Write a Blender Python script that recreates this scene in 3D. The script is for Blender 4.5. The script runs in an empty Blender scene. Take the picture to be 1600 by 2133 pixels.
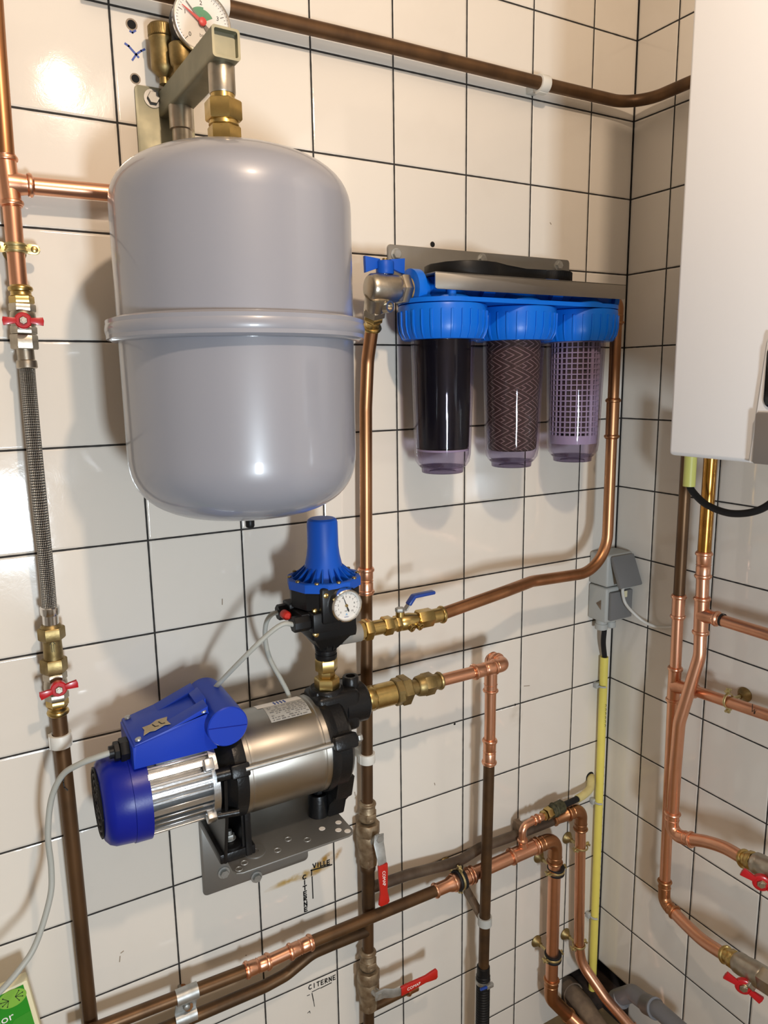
import bpy, bmesh, math, random
from mathutils import Vector, Matrix
V = Vector
PI = math.pi
random.seed(4)
scene = bpy.context.scene
COL = scene.collection

# ------------------------------------------------------------------ camera, light, exposure
cam_data = bpy.data.cameras.new('camera')
cam = bpy.data.objects.new('camera', cam_data)
COL.objects.link(cam)
cam_data.sensor_fit = 'VERTICAL'
cam_data.sensor_height = 24.0
cam_data.lens = 24.0 * 1522.8 / 2133.0
cam_data.clip_start = 0.02
cr = V((0.87027258, -0.49236312, -0.01428942))
cd = V((-0.09977266, -0.14779541, -0.98397253))
cf = V((0.48235987, 0.85775001, -0.17774667))
M = Matrix((cr, -cd, -cf)).transposed().to_4x4()
M.translation = V((-1.2418, -1.14527, 1.53947))
cam.matrix_world = M
scene.camera = cam

world = bpy.data.worlds.new('world')
scene.world = world
world.use_nodes = True
world.node_tree.nodes['Background'].inputs[0].default_value = (0.75, 0.83, 1.0, 1)
world.node_tree.nodes['Background'].inputs[1].default_value = 0.05

def lamp(name, kind, loc, energy, color, **kw):
    d = bpy.data.lights.new(name, kind)
    d.energy = energy
    d.color = color
    for k, v in kw.items():
        setattr(d, k, v)
    o = bpy.data.objects.new(name, d)
    o.location = loc
    COL.objects.link(o)
    return o

# bare ceiling bulb, warm, a little above and in front of the photographer
bulb = lamp('ceiling_bulb', 'POINT', (-0.93, -1.17, 2.34), 19.5, (1.0, 0.775, 0.575), shadow_soft_size=0.03)
# daylight through the small window in the wall behind the camera
day = lamp('window_daylight', 'AREA', (-1.12, -2.06, 1.02), 13.5, (0.80, 0.91, 1.0), shape='RECTANGLE', size=0.16, size_y=0.28)
day.rotation_euler = (PI / 2, 0, 0)

scene.view_settings.view_transform = 'Standard'
scene.view_settings.look = 'None'
scene.view_settings.exposure = 1.0
scene.view_settings.gamma = 1.0
scene.view_settings.use_curve_mapping = False

# ------------------------------------------------------------------ materials
def mat(name, color, rough=0.5, metal=0.0, coat=0.0, spec=0.5, vary=0.0, vscale=30.0, bump=0.0, bscale=200.0, color2=None, stretch=None):
    m = bpy.data.materials.new(name)
    m.use_nodes = True
    nt = m.node_tree
    b = nt.nodes['Principled BSDF']
    b.inputs['Base Color'].default_value = (*color, 1)
    b.inputs['Roughness'].default_value = rough
    b.inputs['Metallic'].default_value = metal
    b.inputs['Coat Weight'].default_value = coat
    b.inputs['Coat Roughness'].default_value = 0.08
    b.inputs['Specular IOR Level'].default_value = spec
    tc = nt.nodes.new('ShaderNodeTexCoord')
    src = tc.outputs['Object']
    if stretch:
        mp = nt.nodes.new('ShaderNodeMapping')
        mp.inputs['Scale'].default_value = stretch
        nt.links.new(src, mp.inputs['Vector'])
        src = mp.outputs['Vector']
    if color2 or vary:
        n = nt.nodes.new('ShaderNodeTexNoise')
        n.inputs['Scale'].default_value = vscale
        n.inputs['Detail'].default_value = 5.0
        nt.links.new(src, n.inputs['Vector'])
        r = nt.nodes.new('ShaderNodeValToRGB')
        c2 = color2 if color2 else tuple(c * (1 - vary) for c in color)
        r.color_ramp.elements[0].position = 0.35
        r.color_ramp.elements[1].position = 0.68
        r.color_ramp.elements[0].color = (*c2, 1)
        r.color_ramp.elements[1].color = (*color, 1)
        nt.links.new(n.outputs['Fac'], r.inputs['Fac'])
        nt.links.new(r.outputs['Color'], b.inputs['Base Color'])
        mr = nt.nodes.new('ShaderNodeMapRange')
        mr.inputs['To Min'].default_value = min(1, rough * 1.35)
        mr.inputs['To Max'].default_value = rough * 0.8
        nt.links.new(n.outputs['Fac'], mr.inputs['Value'])
        nt.links.new(mr.outputs['Result'], b.inputs['Roughness'])
    if bump:
        n2 = nt.nodes.new('ShaderNodeTexNoise')
        n2.inputs['Scale'].default_value = bscale
        n2.inputs['Detail'].default_value = 3.0
        nt.links.new(src, n2.inputs['Vector'])
        bp = nt.nodes.new('ShaderNodeBump')
        bp.inputs['Strength'].default_value = bump
        bp.inputs['Distance'].default_value = 0.001
        nt.links.new(n2.outputs['Fac'], bp.inputs['Height'])
        nt.links.new(bp.outputs['Normal'], b.inputs['Normal'])
    return m

COPPER = mat('new copper', (0.80, 0.42, 0.265), 0.30, 1.0, vary=0.12, vscale=25)
COPPER_DULL = mat('dulled copper', (0.54, 0.265, 0.13), 0.34, 1.0, color2=(0.35, 0.17, 0.08), vscale=18, stretch=(1, 1, 0.25))
COPPER_OLD = mat('brown oxidised copper', (0.155, 0.083, 0.037), 0.40, 0.65, color2=(0.088, 0.047, 0.022), vscale=22, stretch=(1, 1, 0.3))
COPPER_DARK = mat('dark oxidised copper', (0.12, 0.065, 0.028), 0.45, 0.7, color2=(0.07, 0.04, 0.02), vscale=25)
COPPER_GREY = mat('grey patinated pipe', (0.135, 0.10, 0.07), 0.5, 0.5, color2=(0.075, 0.05, 0.034), vscale=25)
COPPER_GOLD = mat('golden lacquered copper', (0.50, 0.26, 0.06), 0.24, 1.0, color2=(0.33, 0.15, 0.03), vscale=30)
BRASS = mat('bright brass', (0.60, 0.435, 0.165), 0.28, 1.0, vary=0.25, vscale=60)
BRASS_DULL = mat('dull brass', (0.36, 0.27, 0.12), 0.42, 0.9, color2=(0.21, 0.15, 0.06), vscale=50, bump=0.15, bscale=300)
NICKEL = mat('nickel plated brass', (0.50, 0.45, 0.37), 0.33, 1.0, vary=0.25, vscale=50, bump=0.1, bscale=250)
NICKEL_DIRTY = mat('dirty nickel', (0.37, 0.29, 0.19), 0.48, 0.7, color2=(0.19, 0.125, 0.07), vscale=60, bump=0.3, bscale=250)
CHROME = mat('chrome', (0.72, 0.71, 0.69), 0.13, 1.0)
STEEL = mat('brushed stainless steel', (0.56, 0.53, 0.48), 0.27, 1.0, vary=0.12, vscale=12, bump=0.08, bscale=90, stretch=(0.1, 1, 1))
PLATE = mat('grey galvanised sheet', (0.27, 0.265, 0.25), 0.42, 0.75, vary=0.12, vscale=14, bump=0.05, bscale=200)
ZINC = mat('galvanised zinc', (0.52, 0.53, 0.52), 0.42, 0.8, color2=(0.35, 0.35, 0.33), vscale=60)
CHROMATE = mat('yellow chromated steel', (0.30, 0.285, 0.205), 0.52, 0.9, color2=(0.25, 0.25, 0.19), vscale=25)
CHROMATE_GOLD = mat('golden chromated zinc', (0.62, 0.52, 0.26), 0.33, 0.9, vary=0.2, vscale=60)
ALUMINIUM = mat('cast aluminium', (0.63, 0.64, 0.65), 0.30, 1.0, vary=0.15, vscale=80, bump=0.2, bscale=200)
TANK_GREY = mat('grey gloss enamel', (0.235, 0.243, 0.28), 0.30, 0.0, coat=0.6, vary=0.02, vscale=3)
FILTER_BLUE = mat('bright blue plastic', (0.003, 0.13, 0.62), 0.33, 0.0, spec=0.30, bump=0.03, bscale=400)
CONTROL_BLUE = mat('matt blue plastic', (0.004, 0.075, 0.44), 0.45, 0.0, spec=0.30, bump=0.05, bscale=600)
PUMP_BLUE = mat('deep blue plastic', (0.004, 0.012, 0.235), 0.30, 0.0, spec=0.30, vary=0.15, vscale=15, bump=0.06, bscale=300)
BOX_BLUE = mat('royal blue plastic', (0.008, 0.040, 0.40), 0.38, 0.0, spec=0.30, vary=0.08, vscale=15, bump=0.06, bscale=400)
BLACK = mat('black plastic', (0.007, 0.007, 0.0075), 0.40, 0.0, spec=0.22, bump=0.05, bscale=400)
RUBBER = mat('black rubber', (0.012, 0.012, 0.013), 0.6, 0.0, spec=0.25)
CAST = mat('black painted casting', (0.007, 0.007, 0.0075), 0.34, 0.0, spec=0.28, bump=0.35, bscale=260)
RED = mat('red enamel', (0.42, 0.006, 0.012), 0.30, 0.0, coat=0.3)
RED_VINYL = mat('red vinyl grip', (0.46, 0.012, 0.006), 0.42, 0.0)
BLUE_VINYL = mat('dark blue vinyl', (0.010, 0.045, 0.26), 0.35, 0.0)
WHITE_PLASTIC = mat('white plastic', (0.66, 0.65, 0.60), 0.45)
BOILER_WHITE = mat('white powder coat', (0.80, 0.81, 0.83), 0.42, 0.0, bump=0.04, bscale=500)
BOILER_GREY = mat('taupe grey panel', (0.19, 0.172, 0.158), 0.45)
BLACK_GLOSS = mat('black glass', (0.004, 0.004, 0.004), 0.10)
CABLE_GREY = mat('grey cable sheath', (0.36, 0.37, 0.34), 0.5)
CABLE_WHITE = mat('white cable sheath', (0.62, 0.61, 0.57), 0.5)
SOCKET_GREY = mat('light grey plastic', (0.42, 0.43, 0.41), 0.5)
SOCKET_DARK = mat('mid grey plastic', (0.165, 0.165, 0.165), 0.5)
YELLOW = mat('yellow plastic conduit', (0.80, 0.69, 0.14), 0.42, vary=0.1, vscale=15)
YELLOW_PALE = mat('pale yellow sleeve', (0.66, 0.57, 0.25), 0.5, vary=0.15, vscale=40)
LIME = mat('lime yellow sleeve', (0.60, 0.60, 0.16), 0.45)
PVC_LIGHT = mat('beige grey plastic', (0.24, 0.225, 0.20), 0.5)
PVC = mat('grey pvc', (0.155, 0.16, 0.175), 0.40)
PVC_OLD = mat('dusty brown waste pipe', (0.26, 0.19, 0.125), 0.75, color2=(0.14, 0.10, 0.07), vscale=30)
INK = mat('black marker ink', (0.006, 0.006, 0.006), 0.6)
INK_BLUE = mat('blue marker ink', (0.05, 0.09, 0.34), 0.6)
HOLE = mat('dark drilled hole', (0.004, 0.004, 0.004), 0.9)
CHIP = mat('bare tile biscuit', (0.30, 0.24, 0.18), 0.9)
GREEN = mat('green printed card', (0.016, 0.25, 0.012), 0.38, vary=0.1, vscale=8)
GREEN_LIGHT = mat('light green print', (0.20, 0.42, 0.05), 0.4)
GREEN_MID = mat('leaf green print', (0.035, 0.26, 0.02), 0.38)
CREAM = mat('cream card', (0.68, 0.62, 0.40), 0.5)
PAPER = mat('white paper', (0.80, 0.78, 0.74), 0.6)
def brushed(m, aniso=0.75):
    b = m.node_tree.nodes['Principled BSDF']
    tg = m.node_tree.nodes.new('ShaderNodeTangent')
    tg.direction_type = 'RADIAL'
    tg.axis = 'X'
    b.inputs['Anisotropic'].default_value = aniso
    b.inputs['Anisotropic Rotation'].default_value = 0.25
    m.node_tree.links.new(tg.outputs[0], b.inputs['Tangent'])
    return m
STEEL_BARREL = brushed(mat('turned stainless steel', (0.55, 0.52, 0.47), 0.40, 1.0, vary=0.10, vscale=8))
LABEL_GREY = mat('silver rating label', (0.42, 0.42, 0.40), 0.45)
TAPE = mat('beige masking tape', (0.42, 0.36, 0.24), 0.7, vary=0.15, vscale=100)
RED_PLAST = mat('red translucent button', (0.50, 0.02, 0.01), 0.4)
DIAL = mat('white dial', (0.80, 0.78, 0.74), 0.5)
DIAL_GREEN = mat('green dial sector', (0.09, 0.30, 0.16), 0.5)
RED_LIGHT = mat('red marker hand', (0.62, 0.06, 0.06), 0.4)
FELT_BROWN = mat('rust brown metal', (0.30, 0.13, 0.045), 0.8, vary=0.4, vscale=80)
GREEN_GREASE = mat('verdigris fitting', (0.10, 0.095, 0.05), 0.6, 0.4, color2=(0.035, 0.035, 0.02), vscale=120, bump=0.5, bscale=200)
PLASTER = mat('dark broken masonry', (0.045, 0.027, 0.018), 0.95, color2=(0.015, 0.009, 0.006), vscale=25, bump=0.8, bscale=60)
FLOOR = mat('ochre cement floor', (0.26, 0.17, 0.075), 0.75, color2=(0.18, 0.12, 0.06), vscale=12)
ROOM = mat('painted plaster', (0.42, 0.395, 0.36), 0.7)

def translucent(name, color, gloss_rough=0.04):
    m = bpy.data.materials.new(name)
    m.use_nodes = True
    nt = m.node_tree
    for n in list(nt.nodes):
        nt.nodes.remove(n)
    out = nt.nodes.new('ShaderNodeOutputMaterial')
    mix = nt.nodes.new('ShaderNodeMixShader')
    tr = nt.nodes.new('ShaderNodeBsdfTransparent')
    tr.inputs['Color'].default_value = (*color, 1)
    gl = nt.nodes.new('ShaderNodeBsdfGlossy')
    gl.inputs['Roughness'].default_value = gloss_rough
    lw = nt.nodes.new('ShaderNodeLayerWeight')
    lw.inputs['Blend'].default_value = 0.5
    pw = nt.nodes.new('ShaderNodeMath')
    pw.operation = 'POWER'
    pw.inputs[1].default_value = 4.0
    nt.links.new(lw.outputs['Facing'], pw.inputs[0])
    ma = nt.nodes.new('ShaderNodeMath')
    ma.operation = 'MULTIPLY_ADD'
    ma.inputs[1].default_value = 0.6
    ma.inputs[2].default_value = 0.025
    nt.links.new(pw.outputs[0], ma.inputs[0])
    nt.links.new(ma.outputs[0], mix.inputs['Fac'])
    nt.links.new(tr.outputs['BSDF'], mix.inputs[1])
    nt.links.new(gl.outputs['BSDF'], mix.inputs[2])
    nt.links.new(mix.outputs['Shader'], out.inputs['Surface'])
    return m

LILAC = translucent('clear lilac plastic', (0.84, 0.815, 0.885))
LILAC_DEEP = translucent('deep lilac plastic', (0.52, 0.47, 0.58))
GLASS = translucent('gauge glass', (0.96, 0.96, 0.96), 0.02)

def maths(nt, op, a, b=None, c=None, clamp=False):
    n = nt.nodes.new('ShaderNodeMath')
    n.operation = op
    n.use_clamp = clamp
    for i, x in enumerate((a, b, c)):
        if x is None:
            continue
        if isinstance(x, (int, float)):
            n.inputs[i].default_value = x
        else:
            nt.links.new(x, n.inputs[i])
    return n.outputs[0]

def tile_material(name, axis, u0, stains):
    """cream glazed 15 cm wall tiles with dark open joints; axis = the horizontal object axis"""
    m = bpy.data.materials.new(name)
    m.use_nodes = True
    nt = m.node_tree
    b = nt.nodes['Principled BSDF']
    tc = nt.nodes.new('ShaderNodeTexCoord')
    sep = nt.nodes.new('ShaderNodeSeparateXYZ')
    nt.links.new(tc.outputs['Object'], sep.inputs[0])
    us = maths(nt, 'DIVIDE', maths(nt, 'ADD', sep.outputs[axis], u0), 0.15)
    vs = maths(nt, 'DIVIDE', maths(nt, 'ADD', sep.outputs[2], 0.05), 0.15)
    def edge(x):
        f = maths(nt, 'FRACT', x)
        return maths(nt, 'MULTIPLY', maths(nt, 'MINIMUM', f, maths(nt, 'SUBTRACT', 1.0, f)), 0.15)
    wob = nt.nodes.new('ShaderNodeTexNoise')
    wob.inputs['Scale'].default_value = 60.0
    nt.links.new(tc.outputs['Object'], wob.inputs['Vector'])
    w = maths(nt, 'MULTIPLY', maths(nt, 'SUBTRACT', wob.outputs['Fac'], 0.5), 0.0009)
    d = maths(nt, 'ADD', maths(nt, 'MINIMUM', edge(us), edge(vs)), w)
    mr = nt.nodes.new('ShaderNodeMapRange')
    mr.interpolation_type = 'SMOOTHSTEP'
    mr.inputs['From Min'].default_value = 0.00125
    mr.inputs['From Max'].default_value = 0.0019
    nt.links.new(d, mr.inputs['Value'])
    tile = mr.outputs['Result']
    # a shade of its own for every tile
    comb = nt.nodes.new('ShaderNodeCombineXYZ')
    nt.links.new(maths(nt, 'FLOOR', us), comb.inputs[0])
    nt.links.new(maths(nt, 'FLOOR', vs), comb.inputs[1])
    wn = nt.nodes.new('ShaderNodeTexWhiteNoise')
    nt.links.new(comb.outputs[0], wn.inputs['Vector'])
    ramp = nt.nodes.new('ShaderNodeValToRGB')
    ramp.color_ramp.elements[0].color = (0.67, 0.625, 0.56, 1)
    ramp.color_ramp.elements[1].color = (0.73, 0.685, 0.615, 1)
    nt.links.new(wn.outputs['Value'], ramp.inputs['Fac'])
    col = ramp.outputs['Color']
    # dull soiling
    dn = nt.nodes.new('ShaderNodeTexNoise')
    dn.inputs['Scale'].default_value = 7.0
    dn.inputs['Detail'].default_value = 6.0
    nt.links.new(tc.outputs['Object'], dn.inputs['Vector'])
    def mix(fac, a, bcol):
        x = nt.nodes.new('ShaderNodeMix')
        x.data_type = 'RGBA'
        nt.links.new(fac, x.inputs[0])
        for s, y in ((6, a), (7, bcol)):
            if isinstance(y, tuple):
                x.inputs[s].default_value = (*y, 1)
            else:
                nt.links.new(y, x.inputs[s])
        return x.outputs[2]
    soil = maths(nt, 'MULTIPLY', maths(nt, 'SUBTRACT', dn.outputs['Fac'], 0.55, clamp=True), 0.7, clamp=True)
    col = mix(soil, col, (0.48, 0.43, 0.36))
    sn = nt.nodes.new('ShaderNodeTexNoise')
    sn.inputs['Scale'].default_value = 55.0
    sn.inputs['Detail'].default_value = 4.0
    nt.links.new(tc.outputs['Object'], sn.inputs['Vector'])
    for (cu, cv, ru, rv, rot, strength, scol) in stains:
        du = maths(nt, 'SUBTRACT', sep.outputs[axis], cu)
        dv = maths(nt, 'SUBTRACT', sep.outputs[2], cv)
        c_, s_ = math.cos(rot), math.sin(rot)
        p = maths(nt, 'ADD', maths(nt, 'MULTIPLY', du, c_ / ru), maths(nt, 'MULTIPLY', dv, s_ / ru))
        q = maths(nt, 'ADD', maths(nt, 'MULTIPLY', du, -s_ / rv), maths(nt, 'MULTIPLY', dv, c_ / rv))
        rr = maths(nt, 'ADD', maths(nt, 'MULTIPLY', p, p), maths(nt, 'MULTIPLY', q, q))
        fall = maths(nt, 'SUBTRACT', 1.0, rr, clamp=True)
        fac = maths(nt, 'MULTIPLY', maths(nt, 'MULTIPLY', fall, maths(nt, 'SUBTRACT', maths(nt, 'MULTIPLY', sn.outputs['Fac'], 3.2), 1.05, clamp=True)), strength, clamp=True)
        col = mix(fac, col, scol)
    grout = nt.nodes.new('ShaderNodeRGB')
    grout.outputs[0].default_value = (0.028, 0.026, 0.024, 1)
    x = nt.nodes.new('ShaderNodeMix')
    x.data_type = 'RGBA'
    nt.links.new(tile, x.inputs[0])
    nt.links.new(grout.outputs[0], x.inputs[6])
    nt.links.new(col, x.inputs[7])
    nt.links.new(x.outputs[2], b.inputs['Base Color'])
    rg = maths(nt, 'SUBTRACT', 0.9, maths(nt, 'MULTIPLY', tile, 0.84))
    sm = maths(nt, 'MULTIPLY', maths(nt, 'SUBTRACT', dn.outputs['Fac'], 0.45, clamp=True), 0.35)
    nt.links.new(maths(nt, 'ADD', rg, sm), b.inputs['Roughness'])
    b.inputs['Specular IOR Level'].default_value = 0.5
    pr = nt.nodes.new('ShaderNodeMapRange')
    pr.interpolation_type = 'SMOOTHSTEP'
    pr.inputs['From Min'].default_value = 0.001
    pr.inputs['From Max'].default_value = 0.0045
    nt.links.new(d, pr.inputs['Value'])
    wv = nt.nodes.new('ShaderNodeTexNoise')
    wv.inputs['Scale'].default_value = 9.0
    wv.inputs['Detail'].default_value = 1.5
    nt.links.new(tc.outputs['Object'], wv.inputs['Vector'])
    sc = nt.nodes.new('ShaderNodeTexNoise')
    sc.inputs['Scale'].default_value = 38.0
    sc.inputs['Detail'].default_value = 4.0
    sc.inputs['Roughness'].default_value = 0.7
    sc.inputs['Distortion'].default_value = 1.2
    nt.links.new(tc.outputs['Object'], sc.inputs['Vector'])
    h = maths(nt, 'ADD', pr.outputs['Result'], maths(nt, 'ADD', maths(nt, 'MULTIPLY', wv.outputs['Fac'], 0.55), maths(nt, 'MULTIPLY', sc.outputs['Fac'], 0.10)))
    bp = nt.nodes.new('ShaderNodeBump')
    bp.inputs['Strength'].default_value = 0.7
    bp.inputs['Distance'].default_value = 0.0012
    nt.links.new(h, bp.inputs['Height'])
    nt.links.new(bp.outputs['Normal'], b.inputs['Normal'])
    return m

RUST = (0.36, 0.20, 0.045)
st1 = V((-0.7422, 0.0000, 0.6417)); st2 = V((-0.7594, 0.0000, 0.6309)); st3 = V((-0.7138, 0.0000, 0.6475)); st4 = V((-0.8030, 0.0000, 0.6324)); st5 = V((-1.0125, 0.0000, 0.5063)); st6 = V((-0.2790, 0.0000, 0.8250))
TILE_A = tile_material('cream wall tiles', 0, 0.1181, [
    (st1.x, st1.z, 0.034, 0.013, 0.55, 1.6, RUST), (st2.x, st2.z, 0.045, 0.010, 0.1, 1.2, (0.42, 0.26, 0.07)),
    (st3.x, st3.z, 0.020, 0.009, 0.8, 1.2, RUST), (st4.x, st4.z, 0.06, 0.008, 0.1, 1.1, (0.45, 0.30, 0.10)),
    (st6.x, st6.z, 0.022, 0.03, 0.0, 0.3, (0.33, 0.27, 0.18))])
TILE_B = tile_material('cream wall tiles by the boiler', 1, 0.1003, [])

# ------------------------------------------------------------------ mesh builder
def basis(axis, up=None):
    w = V(axis).normalized()
    u = V(up) if up is not None else (V((0, 0, 1)) if abs(w.z) < 0.9 else V((0, -1, 0)))
    u = (u - w * u.dot(w)).normalized()
    return u, w.cross(u), w

class MB:
    def __init__(self):
        self.bm = bmesh.new()

    def ring(self, c, u, v, r, n, off=0.0):
        return [self.bm.verts.new(c + (u * math.cos(2 * PI * (i + off) / n) + v * math.sin(2 * PI * (i + off) / n)) * r) for i in range(n)]

    def skin(self, a, b):
        n = len(a)
        for i in range(n):
            try:
                self.bm.faces.new((a[i], a[(i + 1) % n], b[(i + 1) % n], b[i]))
            except ValueError:
                pass

    def cap(self, ring, flip=False):
        try:
            self.bm.faces.new(ring[::-1] if flip else ring)
        except ValueError:
            pass

    def lathe(self, p0, axis, prof, n=32, up=None, off=0.0, cap0=True, cap1=True):
        u, v, w = basis(axis, up)
        p0 = V(p0)
        rings = [self.ring(p0 + w * t, u, v, max(r, 1e-5), n, off) for t, r in prof]
        for a, b in zip(rings, rings[1:]):
            self.skin(a, b)
        if cap0:
            self.cap(rings[0], True)
        if cap1:
            self.cap(rings[-1])
        return self

    def cyl(self, p0, p1, r, n=24, r1=None, bev=0.0):
        p0, p1 = V(p0), V(p1)
        L = (p1 - p0).length
        r1 = r if r1 is None else r1
        if bev:
            prof = [(0, r - bev), (bev, r), (L - bev, r1), (L, r1 - bev)]
        else:
            prof = [(0, r), (L, r1)]
        return self.lathe(p0, p1 - p0, prof, n)

    def hexn(self, p0, p1, r, up=None, n=6, off=0.5):
        p0, p1 = V(p0), V(p1)
        L = (p1 - p0).length
        c = min(0.12 * L, 0.0018)
        return self.lathe(p0, p1 - p0, [(0, r * 0.93), (c, r), (L - c, r), (L, r * 0.93)], n, up, off)

    def tube(self, pts, r, fillet=0.0, n=20, seg=8, caps=True, radii=None):
        pts = [V(p) for p in pts]
        path = [pts[0]]
        for i in range(1, len(pts) - 1):
            a, b, c = pts[i - 1], pts[i], pts[i + 1]
            f = fillet[i - 1] if isinstance(fillet, (list, tuple)) else fillet
            d0, d1 = (a - b).normalized(), (c - b).normalized()
            ang = d0.angle(d1, PI)
            if f <= 0 or ang > PI - 0.02:
                path.append(b)
                continue
            t = min(f / math.tan(ang / 2), (a - b).length * 0.49, (c - b).length * 0.49)
            rad = t * math.tan(ang / 2)
            bis = (d0 + d1).normalized()
            ctr = b + bis * (rad / math.sin(ang / 2))
            s = b + d0 * t - ctr
            e = b + d1 * t - ctr
            tot = s.angle(e, 0)
            ax = s.cross(e).normalized()
            for k in range(seg + 1):
                path.append(ctr + Matrix.Rotation(tot * k / seg, 3, ax) @ s)
        path.append(pts[-1])
        self.sweep(path, r, n, caps)
        return self

    def spline(self, pts, r, n=14, sub=8, caps=True):
        P = [V(p) for p in pts]
        P = [P[0] * 2 - P[1]] + P + [P[-1] * 2 - P[-2]]
        path = []
        for i in range(1, len(P) - 2):
            for k in range(sub):
                t = k / sub
                a, b, c, d = P[i - 1], P[i], P[i + 1], P[i + 2]
                path.append(0.5 * ((2 * b) + (c - a) * t + (2 * a - 5 * b + 4 * c - d) * t * t + (3 * b - a - 3 * c + d) * t ** 3))
        path.append(P[-2])
        self.sweep(path, r, n, caps)
        return self

    def sweep(self, path, r, n=16, caps=True):
        tans = []
        for i in range(len(path)):
            a = path[max(i - 1, 0)]
            b = path[min(i + 1, len(path) - 1)]
            tans.append((b - a).normalized())
        u, v, w = basis(tans[0])
        rings = []
        for i, p in enumerate(path):
            t = tans[i]
            u = (u - t * u.dot(t)).normalized()
            v = t.cross(u)
            rr = r(i / (len(path) - 1)) if callable(r) else r
            rings.append(self.ring(p, u, v, rr, n))
        for a, b in zip(rings, rings[1:]):
            self.skin(a, b)
        if caps:
            self.cap(rings[0], True)
            self.cap(rings[-1])
        return self

    def torus(self, c, axis, R, r, n=36, m=10, a0=0.0, a1=2 * PI, up=None, sx=1.0):
        u, v, w = basis(axis, up)
        c = V(c)
        full = abs(a1 - a0 - 2 * PI) < 1e-4
        k = n if full else n + 1
        rings = []
        for i in range(k):
            a = a0 + (a1 - a0) * i / n
            d = u * math.cos(a) + v * math.sin(a)
            rings.append([self.bm.verts.new(c + d * R + (d * math.cos(2 * PI * j / m) * sx + w * math.sin(2 * PI * j / m)) * r) for j in range(m)])
        for i in range(k if full else k - 1):
            self.skin(rings[i], rings[(i + 1) % k])
        if not full:
            self.cap(rings[0], True)
            self.cap(rings[-1])
        return self

    def ball(self, c, r, n=16, squash=1.0, axis=(0, 0, 1)):
        prof = [(-r * squash * math.cos(PI * i / 10), r * math.sin(PI * i / 10)) for i in range(11)]
        return self.lathe(c, axis, prof, n)

    def box(self, c, size, x=(1, 0, 0), y=(0, 1, 0), z=(0, 0, 1), bev=0.0, seg=2):
        c = V(c)
        ax = [V(x).normalized() * size[0] / 2, V(y).normalized() * size[1] / 2, V(z).normalized() * size[2] / 2]
        vs = [self.bm.verts.new(c + ax[0] * i + ax[1] * j + ax[2] * k) for i in (-1, 1) for j in (-1, 1) for k in (-1, 1)]
        fs = [self.bm.faces.new([vs[i] for i in q]) for q in ((0, 1, 3, 2), (4, 6, 7, 5), (0, 4, 5, 1), (2, 3, 7, 6), (0, 2, 6, 4), (1, 5, 7, 3))]
        if bev:
            es = list({e for f in fs for e in f.edges})
            bmesh.ops.bevel(self.bm, geom=es, offset=bev, segments=seg, profile=0.5, affect='EDGES')
        return self

    def prism(self, outline, o, u, v, depth, bev=0.0, holes=()):
        """extrude a 2-D outline lying in the u,v plane at o by the vector depth"""
        o, u, v, depth = V(o), V(u), V(v), V(depth)
        a = [self.bm.verts.new(o + u * p[0] + v * p[1]) for p in outline]
        b = [self.bm.verts.new(o + u * p[0] + v * p[1] + depth) for p in outline]
        self.skin(a, b)
        f1 = self.bm.faces.new(a[::-1])
        f2 = self.bm.faces.new(b)
        if bev:
            es = list(set(f1.edges) | set(f2.edges))
            bmesh.ops.bevel(self.bm, geom=es, offset=bev, segments=2, profile=0.5, affect='EDGES')
        return self

    def stroke(self, pts, width, nrm, th=0.0004):
        """a flat pen stroke on a surface with normal nrm"""
        nrm = V(nrm).normalized()
        for a, b in zip(pts, pts[1:]):
            a, b = V(a), V(b)
            t = (b - a).normalized()
            s = t.cross(nrm)
            e = t * width * 0.4
            self.prism([(0, -0.5), (1, -0.5), (1, 0.5), (0, 0.5)], a - e, (b - a) + 2 * e, s * width, nrm * th)
        return self

    def build(self, name, material, parent=None, smooth=40.0, loc=None):
        bm = self.bm
        bmesh.ops.recalc_face_normals(bm, faces=bm.faces[:])
        lim = math.radians(smooth)
        for f in bm.faces:
            f.smooth = True
        for e in bm.edges:
            if len(e.link_faces) == 2:
                e.smooth = e.calc_face_angle(0.0) < lim
        org = V((0, 0, 0))
        if parent is not None:
            org = world_loc(parent)
        elif loc is not None:
            org = V(loc)
        else:
            xs = [v.co for v in bm.verts]
            lo = V((min(c.x for c in xs), min(c.y for c in xs), min(c.z for c in xs)))
            hi = V((max(c.x for c in xs), max(c.y for c in xs), max(c.z for c in xs)))
            org = V(((lo.x + hi.x) / 2, (lo.y + hi.y) / 2, lo.z))
        bmesh.ops.translate(bm, verts=bm.verts[:], vec=-org)
        me = bpy.data.meshes.new(name)
        bm.to_mesh(me)
        bm.free()
        me.materials.append(material)
        o = bpy.data.objects.new(name, me)
        COL.objects.link(o)
        if parent is not None:
            o.parent = parent
        else:
            o.location = org
        return o

def world_loc(o):
    p = V(o.location)
    while o.parent is not None:
        o = o.parent
        p = p + V(o.location)
    return p

def thing(name, label, cat, loc, group=None):
    o = bpy.data.objects.new(name, None)
    o.empty_display_size = 0.02
    o.location = V(loc)
    COL.objects.link(o)
    o['label'] = label
    o['category'] = cat
    if group:
        o['group'] = group
    return o

def tag(o, label, cat, group=None):
    o['label'] = label
    o['category'] = cat
    if group:
        o['group'] = group
    return o

def struct(o):
    o['kind'] = 'structure'
    return o

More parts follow.
